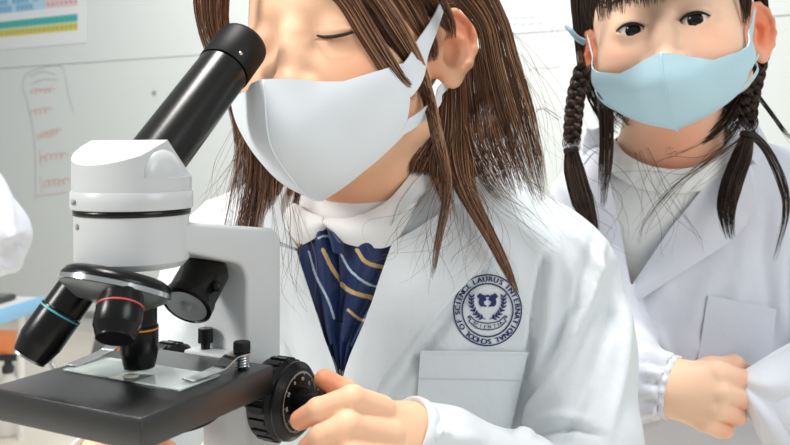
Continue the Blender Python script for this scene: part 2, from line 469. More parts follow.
for ln in [scrib(33, 92, 56, 90, 4, 5), scrib(32, 113, 52, 110, 4, 4), scrib(40, 137, 62, 131, 4.5, 6), scrib(42, 159, 68, 155, 4.5, 5), scrib(46, 184, 70, 181, 4.5, 5)]:
    V, F = ribbon_strip([PW(a, b, 0.0195) for a, b in ln], 0.0035, wn); mb.add(V, F)
for ln in [[(43, 176), (44, 192)], [(42, 150), (44, 166)], [(40, 196), (70, 192)]]:
    V, F = ribbon_strip([PW(a, b, 0.0195) for a, b in cat_rom(np.array(ln, float), 6)], 0.003, wn); mb.add(V, F)
mb.build('writing', m_red, board, smooth=False)
def mark(pts, w):
    V, F = ribbon_strip([PW(p_, q_, 0.0195) for p_, q_ in pts], w, wn); mesh_obj('grey_mark', V, F, m_grey, board, smooth=False)
for ln in [[(27, 95), (25, 84), (30, 74), (45, 68), (62, 66), (67, 74), (71, 95), (76, 112)], [(38, 200), (37, 140), (28, 95)], [(32, 77), (45, 72), (58, 75)], [(34, 84), (46, 80), (60, 80)]]:
    mark(cat_rom(np.array(ln, float), 24), 0.0035)
mark([(556+3.2*math.cos(t_), 32+5.5*math.sin(t_)) for t_ in np.linspace(0, 6.3, 20)], 0.003)
for x0, x1, y in [(500, 540, 20), (505, 548, 26), (530, 562, 70)]: mark(scrib(x0, y, x1, y-2, 2, 5), 0.002)
V, F = lathe([(0.012, 0), (0.012, 0.006), (0.008, 0.01)], PW(157, 93, 0.0185), -wn, 20); mesh_obj('magnet', V, F, m_screw, board)

# poster of the elements, top left: a grid of coloured cells on white paper
pm = [mat('poster_paper', lin(226, 229, 229), 0.3), mat('cell_blue', lin(140, 188, 220), 0.4), mat('cell_sky', lin(176, 210, 230), 0.4),
      mat('cell_pink', lin(226, 190, 194), 0.4), mat('cell_yellow', lin(238, 200, 110), 0.4), mat('cell_teal', lin(66, 178, 172), 0.4),
      mat('cell_olive', lin(206, 196, 84), 0.4), mat('cell_ink', lin(96, 130, 150), 0.5)]
mb = MB(); br = PW(89.5, 43, 0.02); pz = br[2]
V, F = boxv(br, -wt, -wn, [0, 0, 1], 0, 1.45, 0, 0.003, 0, 0.95); mb.add(V, F, 0)
cw, chh = 0.0365, 0.046
def cell(i, z0, mi, h=chh):
    a = 0.068+i*cw
    V, F = boxv(br, -wt, -wn, [0, 0, 1], a, a+cw*0.94, 0.003, 0.0045, z0, z0+h*0.94); mb.add(V, F, mi)
    if mi in (1, 3, 5, 6):
        V, F = boxv(br, -wt, -wn, [0, 0, 1], a+cw*0.25, a+cw*0.6, 0.0045, 0.0048, z0+h*0.35, z0+h*0.6); mb.add(V, F, 7)
for i in range(34):
    cell(i, 0.075, 6); cell(i, 0.123, 5)
for j in range(13):
    for i in range(34):
        z = 0.215+j*chh
        if i == 0: mi = 4 if j > 0 else 0
        elif i < 8: mi = 3
        elif i < 10: mi = 2
        else: mi = 1 if (i*7+j*3) % 5 else 2
        if mi: cell(i-2 if i == 0 else i-1, z, mi)
tag(mb.build('poster', pm, None, smooth=False), 'laminated table of coloured cells, a white bordered poster on the whiteboard', 'poster')

# ------------------------------------------------------------------ background furniture, far left
def G(px, py, Y): return P(px, py, Y)
dz0 = np.array([0, 0, 1.0])
tf = G(42, 297, 2.94); tz = tf[2]; e1 = nrm([0.035, 0.24, 0]); e2 = np.array([-e1[1], e1[0], 0])
tbl = empty('table', [tf[0]-0.5, tf[1]-0.4, ZF]); tag(tbl, 'low white table with a pale blue edge at far left', 'table')
bm_obj('table_top', bevel_bm(*boxv(tf, e1, e2, dz0, -0.9, 0, 0.006, 1.0, -0.045, 0.0), 0.004), m_tabletop, tbl)
bm_obj('edge_band', bevel_bm(*boxv(tf, e1, e2, dz0, -0.9, 0.004, -0.006, 0.006, -0.046, 0.003), 0.002), m_blueedge, tbl)
for (p_, q_) in ((-0.05, 0.05), (-0.85, 0.05), (-0.05, 0.95), (-0.85, 0.95)):
    c = tf+e1*p_+e2*q_; V, F = tube([[c[0], c[1], ZF], [c[0], c[1], tz-0.045]], 0.013, 16); mesh_obj('leg', V, F, m_bottle, tbl, autosharp=40)
nb = empty('folder', tf-e1*0.2+e2*0.2); tag(nb, 'dark grey ring folder lying on the blue edged table', 'folder')
bm_obj('cover', bevel_bm(*boxv(tf+dz0*0.0025, e1, e2, dz0, -0.36, -0.06, 0.06, 0.34, 0, 0.016), 0.003), m_dark, nb)
bm_obj('page_block', bevel_bm(*boxv(tf+dz0*0.0185, e1, e2, dz0, -0.355, -0.065, 0.066, 0.33, 0, 0.004), 0.0015), m_greybag, nb)
# chair under the table: orange shell, chrome tube
cY = 3.1
ch = empty('chair', G(8, 380, cY)*[1, 1, 0]+[0, 0, ZF]); tag(ch, 'orange shell chair with bent chrome tubes under the table', 'chair')
cx0 = G(8, 345, cY)
def shell_pts(z0):
    return None
bm = bevel_bm(*boxv(cx0, [-1, 0, 0], [0, 1, 0], [0, 0, 1], -0.005, 0.38, 0, 0.36, -0.045, -0.02), 0.011, 3); bm_obj('seat', bm, m_orange, ch)
bm = bevel_bm(*boxv(cx0+np.array([-0.36, 0, 0.02]), [0, 1, 0], nrm([-1, 0, 0.15]), nrm([0.15, 0, 1]), 0.02, 0.34, 0, 0.015, 0.0, 0.12), 0.006, 3); bm_obj('backrest', bm, m_orange, ch)
for y in (0.03, 0.33):
    a = cx0+np.array([0.06, y, 0])
    V, F = tube(cat_rom(np.array([a+[-0.36, 0, ZF-cx0[2]+0.012], a+[0.0, 0, ZF-cx0[2]+0.012], a+[0.03, 0, ZF-cx0[2]+0.05], a+[-0.03, 0, -0.16], a+[-0.06, 0, -0.06], a+[-0.1, 0, -0.054], a+[-0.38, 0, -0.054]]), 50), 0.011, 12); mesh_obj('leg', V, F, m_chrome, ch)
# spray bottle on the floor
bY = 2.95; bc = G(8, 425, bY); bc[2] = ZF; hB = G(0, 352, bY)[2]-ZF
sb = empty('spray_bottle', bc); tag(sb, 'white spray bottle with dark trigger head standing on floor', 'bottle')
k = hB/0.26
V, F = lathe([(0.0, 0), (0.04, 0), (0.044, 0.01), (0.044, 0.12), (0.036, 0.155), (0.016, 0.185), (0.014, 0.2)], bc, [0, 0, 1], 32, False); V = bc+(V-bc)*k; mesh_obj('body', V, F, m_bottle, sb)
V, F = lathe([(0.0, 0.195), (0.018, 0.195), (0.018, 0.215), (0.012, 0.22), (0.011, 0.245), (0.0, 0.247)], bc, [0, 0, 1], 24, False); V = bc+(V-bc)*k; mesh_obj('cap', V, F, m_dark, sb)
bm = bevel_bm(*boxv(bc+np.array([0, 0, 0.232])*k, [1, 0, 0], [0, 1, 0], [0, 0, 1], -0.03, 0.05, -0.011, 0.011, 0, 0.024), 0.006, 3); o = bm_obj('trigger_head', bm, m_dark, sb)
# grey bag with an orange side
gY = 3.9
g0 = G(88, 357, gY); g0[2] = ZF; gw = (G(114, 0, gY)-G(88, 0, gY))[0]; gh = G(0, 312, gY)[2]-ZF
bagr = empty('backpack', g0+np.array([gw/2, 0.1, 0])); tag(bagr, 'grey backpack with an orange side panel standing on floor', 'backpack')
V, F = prism([(0, 0), (gw, 0), (gw, gh*0.97), (gw*0.62, gh), (gw*0.42, gh*0.9)], g0, [1, 0, 0], [0, 0, 1], [0, 1, 0], 0, 0.16)
bm_obj('body', bevel_bm(V, F, 0.012, 3), m_greybag, bagr)
bm_obj('side_panel', bevel_bm(*boxv(g0, [1, 0, 0], [0, 1, 0], [0, 0, 1], gw+0.001, gw+0.04, 0.01, 0.15, 0.002, gh*0.55), 0.006), m_orange, bagr)
bm_obj('front_pocket', bevel_bm(*boxv(g0, [1, 0, 0], [0, 1, 0], [0, 0, 1], gw*0.5, gw*0.94, -0.025, -0.001, 0.01, gh*0.4), 0.008), m_greybag, bagr)

# ------------------------------------------------------------------ microscope: frame of axes (n to the side, d towards the arm, z up)
AX0 = np.array([-0.159, 0.51, 0.0]); dn = np.array([0.89, -0.456, 0]); dn /= np.linalg.norm(dn); dd = np.array([-dn[1], dn[0], 0]); dz = np.array([0, 0, 1.0])
def S(u, v, z): return AX0+dn*u+dd*v+dz*z
DESK = -0.352
ms = empty('microscope', S(0, 0.05, DESK)); tag(ms, 'white and black monocular microscope the girl looks into', 'microscope')
def arc(cx, cz, r, a0, a1, n=8): return [(cx+r*math.cos(math.radians(a)), cz+r*math.sin(math.radians(a))) for a in np.linspace(a0, a1, n)]
# C-shaped arm (profile in v,z)
prof = [(0.0, -0.043), (0.090, -0.0545)]+arc(0.1005, -0.0695, 0.0135, 80, 0, 8)+[(0.114, -0.332), (0.0735, -0.332), (0.0735, -0.1)]+arc(0.0575, -0.0925, 0.0165, 0, 78, 8)+[(0.0, -0.0605)]
V, F = prism(prof, AX0, dd, dz, dn, -0.013, 0.027)
bm_obj('arm', bevel_bm(V, F, 0.003, 3, 40), m_white, ms, autosharp=50)
# base foot
foot = [(-0.06, -0.075), (-0.045, -0.09), (0.045, -0.09), (0.06, -0.075), (0.06, 0.105), (0.045, 0.12), (-0.045, 0.12), (-0.06, 0.105)]
V, F = prism(foot, AX0+dz*DESK, dn, dd, dz, 0.0, 0.024); bm_obj('base', bevel_bm(V, F, 0.005, 3), m_white, ms)
# body cylinder, black seam ring, rim and head
BX = AX0-dn*0.0055
def SB(u, v, z): return S(u-0.0055, v, z)
V, F = lathe([(0.0, -0.072), (0.031, -0.072), (0.0345, -0.068), (0.0345, -0.0398)], BX, dz, 64, False); mesh_obj('body_tube', V, F, m_white, ms, autosharp=40)
V, F = lathe([(0.0345, -0.0400), (0.0352, -0.0398), (0.0355, -0.0365), (0.0345, -0.0362)], BX, dz, 64); mesh_obj('seam_ring', V, F, m_black, ms)
hd = empty('head', SB(0, 0, -0.036)); hd.parent = ms; hd.location = Vector(SB(0, 0, -0.036))+W0-ms.location
V, F = lathe([(0.0, -0.036), (0.0363, -0.036), (0.0368, -0.035), (0.0368, -0.0262), (0.0362, -0.0252), (0.0, -0.0252)], BX, dz, 72, False); mesh_obj('rim', V, F, m_white, hd, autosharp=40)
tubedir = nrm(dd*0.092+dz*0.086)
def cut(bm, co, no):
    g = bmesh.ops.bisect_plane(bm, geom=bm.verts[:]+bm.edges[:]+bm.faces[:], plane_co=co, plane_no=no, clear_outer=True, dist=1e-6)
    es = [e for e in g['geom_cut'] if isinstance(e, bmesh.types.BMEdge)]
    if es:
        try: bmesh.ops.contextual_create(bm, geom=es)
        except Exception: pass
        bd = [e for e in bm.edges if e.is_boundary]
        if bd: bmesh.ops.holes_fill(bm, edges=bd, sides=0)
def cyl_bm(r, z0, z1, n=96):
    V, F = lathe([(r, z0), (r, z1)], BX, dz, n); bm = bmesh.new(); vs_ = [bm.verts.new(v) for v in V]
    for f in F: bm.faces.new([vs_[i] for i in f])
    return bm
fs = nrm(dz*0.028-dd*0.012)          # normal of the gentle front slope
bs = tubedir                          # back slope faces along the tube
RID = SB(0, 0.000, 0.0062)
bm = cyl_bm(0.0358, -0.0256, 0.02, 128)
cut(bm, RID, fs); cut(bm, RID, bs)
bmesh.ops.remove_doubles(bm, verts=bm.verts[:], dist=1e-5)
pc_ = bm_obj('prism_cover', bm, m_white, hd, autosharp=20)
cuts = []
for sx in (1, -1):
    V, F = boxv(BX, dn*sx, dd, dz, 0.0285, 0.08, -0.08, 0.08, -0.0165, 0.06); q = mesh_obj('cut', V, F, m_white, hd, smooth=False); cuts.append(q)
    mo_ = pc_.modifiers.new('cut', 'BOOLEAN'); mo_.operation = 'DIFFERENCE'; mo_.object = q; mo_.solver = 'EXACT'
bpy.context.view_layer.update()
nm = bpy.data.meshes.new_from_object(pc_.evaluated_get(bpy.context.evaluated_depsgraph_get()))
pc_.modifiers.clear(); pc_.data = nm
for q in cuts: bpy.data.objects.remove(q)
nm.set_sharp_from_angle(angle=math.radians(20))
V, F = lathe([(0.016, 0.0), (0.0155, 0.0012), (0.014, 0.0028), (0.01, 0.0042), (0.0, 0.005)], SB(0.0283, -0.004, -0.0155), dn, 40, False); mesh_obj('boss', V, F, m_white, hd)
for (u, z) in ((-0.0, -0.031), (-0.0, -0.046)):
    c = SB(-0.012, -0.0355 if z > -0.04 else -0.0325, z); V, F = lathe([(0.0, -0.001), (0.0016, -0.001), (0.0018, 0.0006), (0.0, 0.0009)], c, -dd-0.3*dn, 16, False); mesh_obj('screw', V, F, m_screw, hd)
# eyepiece tube
T0 = SB(0, 0.005, -0.020); TL = 0.137
V, F = lathe([(0.0, 0.0), (0.0188, 0.0), (0.0188, 0.112), (0.0182, 0.1125), (0.0182, 0.1135)], T0, tubedir, 64, False); mesh_obj('eyepiece_tube', V, F, m_tube, ms, autosharp=40)
V, F = lathe([(0.0192, 0.1135), (0.0196, 0.1142), (0.0196, 0.142), (0.0190, 0.1450), (0.0176, 0.1465), (0.0120, 0.1465), (0.011, 0.143), (0.0, 0.143)], T0, tubedir, 64, False); ep = mesh_obj('eyepiece', V, F, m_rub, ms, autosharp=40)
V, F = lathe([(0.0, 0.1437), (0.006, 0.1443), (0.0105, 0.1433)][::-1], T0, tubedir, 40, False); mesh_obj('lens', V, F, m_glass, ep)
sd = frame(tubedir)[0]
V, F = lathe([(0.0, -0.0004), (0.0014, -0.0004), (0.0016, 0.0007), (0.0, 0.001)], T0+tubedir*0.120+nrm(dn*0.9-dd*0.35+dz*0.35)*0.0194, nrm(dn*0.9-dd*0.35+dz*0.35), 14, False); mesh_obj('set_screw', V, F, m_chrome, ep)
# tilted nosepiece and three objectives
al = math.radians(20.5); psi = math.radians(2); td = dd*math.cos(psi)+dn*math.sin(psi)
na = nrm(-dz*math.cos(al)-td*math.sin(al)); NC = S(0, 0, -0.0810)-td*0.0182
npz = empty('nosepiece', NC); npz.parent = ms; npz.location = Vector(NC)+W0-ms.location
V, F = lathe([(0.0, -0.0065), (0.027, -0.0065), (0.0312, -0.0042), (0.0328, -0.0012), (0.0328, 0.0)], NC, na, 72, False); mesh_obj('upper_disc', V, F, m_black, npz, autosharp=40)
V, F = lathe([(0.0322, 0.0), (0.0334, 0.0004), (0.0334, 0.0032), (0.0324, 0.0038)], NC, na, 72); mesh_obj('knurled_rim', V, F, m_chrome, npz, autosharp=40)
V, F = lathe([(0.0324, 0.0038), (0.0300, 0.0062), (0.0205, 0.0120), (0.0, 0.0135)], NC, na, 72, False); mesh_obj('turret_face', V, F, m_silver, npz, autosharp=40)
def rot(v, ax, deg): return np.array(Matrix.Rotation(math.radians(deg), 3, Vector(ax)) @ Vector(v))
cd = -dz; base_pt = S(0, 0, -0.0866)-NC
def objective(deg, L, r, tip, ringmat, ringname, ringh):
    a = rot(cd, na, deg); p = NC+rot(base_pt, na, deg)+a*0.0015
    ob = empty('objective', p); ob.parent = npz; ob.location = Vector(p)-Vector(NC)
    ob['label'] = 'black objective with a %s band' % ringname
    V, F = lathe([(0.0, 0), (r*0.93, 0), (r*0.93, ringh-0.0015), (r, ringh-0.001), (r, ringh), (r*0.985, ringh+0.0002), (r*0.985, ringh+0.0012), (r, ringh+0.0014), (r, L*0.80), (r*0.98, L*0.81), (tip*1.08, L*0.96), (tip, L), (tip*0.55, L), (tip*0.5, L-0.001), (0.0, L-0.001)], p, a, 56, False)
    return p, a, ob, V, F
OB = []
for deg, L, r, tip, rm, rn, rh in ((0, 0.0462, 0.0116, 0.0092, m_orr, 'orange', 0.022), (-120, 0.0530, 0.0130, 0.0100, m_teal, 'teal', 0.023), (120, 0.0335, 0.0132, 0.0102, m_redr, 'red', 0.0145)):
    p, a, ob, V, F = objective(deg, L, r, tip, rm, rn, rh)
    # the barrel is a part one level below the nosepiece; keep depth at three
    bpy.data.objects.remove(ob)
    V2, F2 = lathe([(r*0.985, rh+0.0001), (r*1.015, rh+0.0003), (r*1.015, rh+0.0011), (r*0.985, rh+0.0013)], p, a, 56)
    V3, F3 = lathe([(tip*0.56, L-0.0012), (tip*1.02, L-0.0012), (tip*1.02, L+0.0006), (tip*0.56, L+0.0006)], p, a, 40)
    mq = MB(); mq.add(V, F, 0); mq.add(V2, F2, 1); mq.add(V3, F3, 2 if rn == 'teal' else 0)
    o = mq.build('objective', [m_black, rm, m_steel], npz, autosharp=40); o['label'] = 'black objective lens with a thin %s band' % rn
# lamp under the arm
LC = S(0.004, 0.058, -0.082); la = nrm(np.array([-0.22, -0.72, -0.60]))
V, F = lathe([(0.0, -0.006), (0.0135, -0.005), (0.0162, 0.0), (0.0162, 0.024), (0.0172, 0.026), (0.0172, 0.032), (0.015, 0.033), (0.0142, 0.0315), (0.0, 0.0315)], LC, la, 48, False)
lm = mesh_obj('lamp_housing', V, F, m_black, ms, autosharp=40)
V, F = lathe([(0.0142, 0.0325), (0.009, 0.0322), (0.004, 0.032), (0.0, 0.0319)], LC, la, 40, False); mesh_obj('reflector', V, F, mat('reflector', lin(205, 208, 208), 0.42, metal=0.6), lm); V, F = lathe([(0.0, 0.0345), (0.003, 0.0340), (0.0048, 0.0322)][::-1], LC, la, 28, False); mesh_obj('bulb', V, F, m_glass, lm)
V, F = tube([LC-la*0.002+dz*0.002, S(0.004, 0.058, -0.070)], 0.005, 16); mesh_obj('bracket', V, F, m_black, lm)
V, F = lathe([(0.0, 0), (0.0036, 0.0), (0.0036, 0.005), (0.0, 0.006)], LC+la*0.012+nrm(dn-0.2*dd)*0.0155, nrm(dn-0.2*dd), 18, False); mesh_obj('thumb_screw', V, F, m_black, lm)
# stage
ZS = -0.140
V, F = boxv(AX0+dz*ZS, dn, dd, dz, -0.0605, 0.0605, -0.0605, 0.0575, -0.0185, 0)
st = bm_obj('stage', bevel_bm(V, F, 0.0014, 2), m_stage, ms)
V, F = lathe([(0.0, 0), (0.0350, 0.0), (0.0365, -0.001), (0.0365, -0.005), (0.035, -0.006), (0.0, -0.006)][::-1], S(0, 0.020, ZS-0.0265), dz, 56, False); mesh_obj('aperture_disc', V, F, m_rub, ms)
V, F = lathe([(0.012, -0.0272), (0.012, -0.018)], S(0, 0.020, ZS), dz, 32); mesh_obj('disc_mount', V, F, m_black, ms)
V, F = boxv(AX0+dz*ZS, dn, dd, dz, -0.016, 0.024, 0.0580, 0.0732, -0.02, 0.0015); bm_obj('focus_carriage', bevel_bm(V, F, 0.0015, 2), m_white, ms)
V, F = lathe([(0.0032, 0.0015), (0.0032, 0.006), (0.0052, 0.006), (0.0052, 0.0155), (0.0046, 0.016), (0.0, 0.016)], S(-0.004, 0.067, ZS), dz, 24, False); mesh_obj('stop_screw', V, F, m_black, ms, autosharp=40)
def clip(sx, pu, pv, tu, tv):
    post = S(pu, pv, ZS); c = empty('stage_clip', post); c.parent = ms; c.location = Vector(post)+W0-ms.location
    t = np.linspace(0, 5*2*np.pi, 120); V, F = tube(np.stack([post[0]+0.0042*np.cos(t), post[1]+0.0042*np.sin(t), post[2]+0.001+0.0085*t/t[-1]], 1), 0.0008, 6); mesh_obj('spring', V, F, m_chrome, c)
    V, F = lathe([(0.0025, 0), (0.0025, 0.011), (0.0052, 0.011), (0.0055, 0.012), (0.0055, 0.0165), (0.005, 0.0175), (0.0, 0.0175)], post, dz, 24, False); mesh_obj('post', V, F, m_rub, c, autosharp=40)
    mixu = lambda t: pu+(tu-pu)*t; mixv = lambda t: pv+(tv-pv)*t
    s2 = [(pu, pv+0.006, 0.0102), (pu, pv, 0.0102), (mixu(0.2), mixv(0.2), 0.0095), (mixu(0.38), mixv(0.38), 0.005), (mixu(0.55), mixv(0.55), 0.0034), (mixu(0.8), mixv(0.8), 0.0022), (mixu(0.95), mixv(0.95), 0.0017), (tu, tv, 0.0026)]
    c3 = cat_rom(np.array([S(a, b, ZS+z) for a, b, z in s2]), 40); w = np.interp(np.linspace(0, 1, 40), [0, 0.1, 0.3, 0.6, 1], [0.0055, 0.0075, 0.006, 0.005, 0.0042])
    T = np.gradient(c3, axis=0); T /= np.linalg.norm(T, axis=1)[:, None]; sidev = np.cross(T, dz); sidev /= np.linalg.norm(sidev, axis=1)[:, None]
    Gd = np.stack([c3-sidev*w[:, None], c3, c3+sidev*w[:, None]], 1); V, F2, _ = sheet(Gd, 0.0006, it=0); mesh_obj('spring_strip', V, F2, m_chrome, c, autosharp=50)
clip(1, 0.0475, 0.041, 0.0400, -0.003); clip(-1, -0.052, 0.046, -0.0510, -0.010)
# slide resting on the stage, under the clips
sl = empty('microscope_slide', S(0, -0.004, ZS)); tag(sl, 'clear glass specimen slide lying on the black microscope stage', 'slide')
V, F = boxv(S(0, 0.0, ZS+0.0002), dn, dd, dz, -0.0500, 0.0470, -0.0150, 0.0200, 0, 0.0011); bm_obj('glass_plate', bevel_bm(V, F, 0.0002, 1), m_slide, sl)
V, F = boxv(S(0.001, -0.008, ZS+0.0014), dn, dd, dz, -0.010, 0.010, -0.010, 0.010, 0, 0.0002); bm_obj('cover_slip', bevel_bm(V, F, 0, 1), m_glass, sl)
V, F = lathe([(0.0, 0), (0.005, 0), (0.0048, 0.0002), (0.0, 0.0003)], S(0.001, -0.008, ZS+0.00165), dz, 24, False); mesh_obj('specimen', V, F, mat('specimen', lin(226, 224, 196), 0.5), sl)
# focus knobs on both sides
KC = S(0, 0.079, -0.169)
def knob(sx):
    a = dn*sx; x, y, _ = frame(a)
    o = KC
    V, F = lathe([(0.0, 0.026), (0.010, 0.026), (0.010, 0.041), (0.025, 0.041), (0.027, 0.0425), (0.027, 0.0565), (0.0235, 0.0605), (0.0, 0.0605)], o, a, 120, False)
    ck = mesh_obj('coarse_focus_knob', V, F, m_black, ms, autosharp=40)
    mb = MB()
    for k in range(20):
        t = 2*np.pi*k/20; r_ = x*math.cos(t)+y*math.sin(t); q = np.cross(a, r_)
        V, F = boxv(o+r_*0.0265, q, r_, a, -0.0024, 0.0024, 0, 0.0016, 0.0435, 0.056); bm = bevel_bm(V, F, 0.0006, 1)
        bm.verts.index_update(); mb.add([v.co for v in bm.verts], [[v.index for v in f.verts] for f in bm.faces]); bm.free()
    mb.build('grip_ribs', m_black, ck)
    V, F = lathe([(0.0245, 0.0606), (0.0262, 0.0612), (0.0262, 0.0625), (0.0225, 0.0665), (0.0205, 0.067), (0.0205, 0.0662), (0.0115, 0.0662), (0.0, 0.0662)], o, a, 96, False)
    fk = mesh_obj('fine_focus_knob', V, F, m_black, ms, autosharp=30)
    V, F = lathe([(0.0092, 0.0662), (0.0095, 0.067), (0.0095, 0.0825), (0.0086, 0.084), (0.0, 0.084)], o, a, 72, False); mesh_obj('knob_stem', V, F, m_black, fk, autosharp=30)
    mb = MB()
    for k in range(100):
        t = 2*np.pi*k/100; r_ = x*math.cos(t)+y*math.sin(t); q = np.cross(a, r_); L = 0.0024 if k % 10 == 0 else 0.0014
        V, F = boxv(o+a*0.0663, r_, q, a, 0.0202-L, 0.0202, -0.00022, 0.00022, 0, 0.00012); mb.add(V, F)
    mb.build('dial_ticks', m_ink, fk, smooth=False)
    mb = MB()
    for k, s_ in enumerate(('0', '10', '20', '30', '40', '50', '60', '70', '80', '90')):
        t = 2*np.pi*(k/10)+1.95; r_ = x*math.cos(t)+y*math.sin(t); q = np.cross(r_, a)
        V2, F2 = glyphs(s_); 
        mb.add([o+a*0.0664+r_*(0.0140+v[1]*0.0034)+q*(v[0]*0.0034) for v in V2], F2)
    mb.build('dial_numbers', m_ink, fk, smooth=False)
def glyphs(s, shear=0):
    cu = bpy.data.curves.new('t', 'FONT'); cu.body = s; cu.align_x = 'CENTER'; cu.resolution_u = 3; cu.size = 1.0
    o = bpy.data.objects.new('t', cu); C.objects.link(o)
    me = bpy.data.meshes.new_from_object(o.evaluated_get(bpy.context.evaluated_depsgraph_get()))
    V = [tuple(v.co) for v in me.vertices]; F = [tuple(p.vertices) for p in me.polygons]
    bpy.data.objects.remove(o); bpy.data.curves.remove(cu); bpy.data.meshes.remove(me)
    return V, F
knob(1); knob(-1)

# desk the microscope stands on
dk = empty('desk', [-0.1, 0.45, ZF]); tag(dk, 'pale classroom desk under the microscope', 'desk')
bm_obj('desk_top', bevel_bm(*boxv([0, 0, DESK], [1, 0, 0], [0, 1, 0], [0, 0, 1], -0.62, 0.30, 0.18, 0.655, -0.025, -0.0003), 0.004), m_desk, dk)
for (a, b) in ((-0.59, 0.21), (-0.59, 0.625), (0.27, 0.21), (0.27, 0.625)):
    V, F = tube([[a, b, ZF], [a, b, DESK-0.025]], 0.013, 14); mesh_obj('leg', V, F, m_steel, dk, autosharp=40)
# ------------------------------------------------------------------ people: materials
m_skin = skin_mat('skin_front', lin(245, 198, 163), lin(238, 138, 94))
m_skin2 = skin_mat('skin_back', lin(246, 205, 176), lin(234, 132, 90))
m_coat = mat('coat_cotton', lin(222, 228, 231), 0.75, spec=0.25, sheen=0.15, bump=(70, 0.25, 0.004))
m_coat2 = mat('coat_cotton_cool', lin(222, 225, 234), 0.75, spec=0.25, sheen=0.15, bump=(60, 0.25, 0.004))
m_seam = mat('coat_seam', lin(206, 211, 217), 0.8)
m_shirt = mat('shirt_white', lin(236, 237, 236), 0.7, spec=0.25)
m_mask = mat('mask_white', lin(230, 236, 241), 0.7, spec=0.2, bump=(2500, 0.1, 0.0002))
m_maskb = mat('mask_blue', lin(188, 220, 232), 0.7, spec=0.2, bump=(2500, 0.1, 0.0002))
m_navy = mat('ribbon_navy', lin(22, 42, 84), 0.34, spec=0.5, sheen=0.3)
m_gold = mat('ribbon_gold', lin(196, 164, 112), 0.45)
m_pale = mat('ribbon_pale', lin(170, 186, 204), 0.45)
m_thread = mat('navy_thread', lin(34, 46, 98), 0.7)
m_hair = hair_mat('hair_brown', lin(58, 38, 28), lin(116, 78, 55), lin(206, 158, 122))
m_hair2 = hair_mat('hair_dark', lin(30, 24, 21), lin(56, 43, 36), lin(98, 76, 62))
m_scalp = mat('hair_base', lin(52, 38, 31), 0.6)
m_scalp2 = mat('hair_base_dark', lin(32, 26, 23), 0.6)
m_lash = mat('lash', lin(34, 24, 20), 0.6)
m_brow = hair_mat('brow', lin(70, 48, 38), lin(90, 64, 50), lin(110, 80, 62))
m_sclera = mat('sclera', lin(236, 232, 228), 0.25)
m_iris = mat('iris', lin(30, 19, 14), 0.2, spec=0.4)
m_pupil = mat('pupil', lin(8, 6, 6), 0.1, spec=0.5)
m_bluetie = mat('tie_blue', lin(150, 182, 200), 0.5)

def head_core(ex=0.0305):
    p = [(s_ell((0, -0.010, 0.036), (0.0735, 0.0905, 0.088)), 0.01, 'u'),
         (s_ell((0, 0.026, -0.030), (0.058, 0.056, 0.072)), 0.035, 'u'),
         (s_ell((0.034, 0.044, -0.030), (0.028, 0.030, 0.032)), 0.025, 'u'), (s_ell((-0.034, 0.044, -0.030), (0.028, 0.030, 0.032)), 0.025, 'u'),
         (s_ell((0.0, 0.060, -0.077), (0.022, 0.018, 0.015)), 0.03, 'u'),
         (s_rc((-0.05, 0.0, -0.055), (0.0, 0.053, -0.076), 0.018, 0.016), 0.03, 'u'), (s_rc((0.05, 0.0, -0.055), (0.0, 0.053, -0.076), 0.018, 0.016), 0.03, 'u'),
         (s_ell((0, 0.070, -0.058), (0.024, 0.018, 0.016)), 0.02, 'u'),
         (s_ell((ex, 0.088, 0.007), (0.021, 0.015, 0.011)), 0.016, 's'), (s_ell((-ex, 0.088, 0.007), (0.021, 0.015, 0.011)), 0.016, 's'),
         (s_rc((0, 0.0795, 0.006), (0, 0.0915, -0.026), 0.0075, 0.0085), 0.014, 'u'),
         (s_ell((0, 0.0935, -0.028), (0.0095, 0.0095, 0.0085)), 0.008, 'u'),
         (s_sph((0.0115, 0.085, -0.030), 0.0068), 0.007, 'u'), (s_sph((-0.0115, 0.085, -0.030), 0.0068), 0.007, 'u'),
         (s_rc((0, -0.020, -0.045), (0, -0.034, -0.085), 0.042, 0.040), 0.02, 'u')]
    for s in (1, -1):
        p.append((s_ell((ex*s, 0.0655, 0.0085), (0.0165, 0.0135, 0.0125)), 0.009, 'u'))
    return p
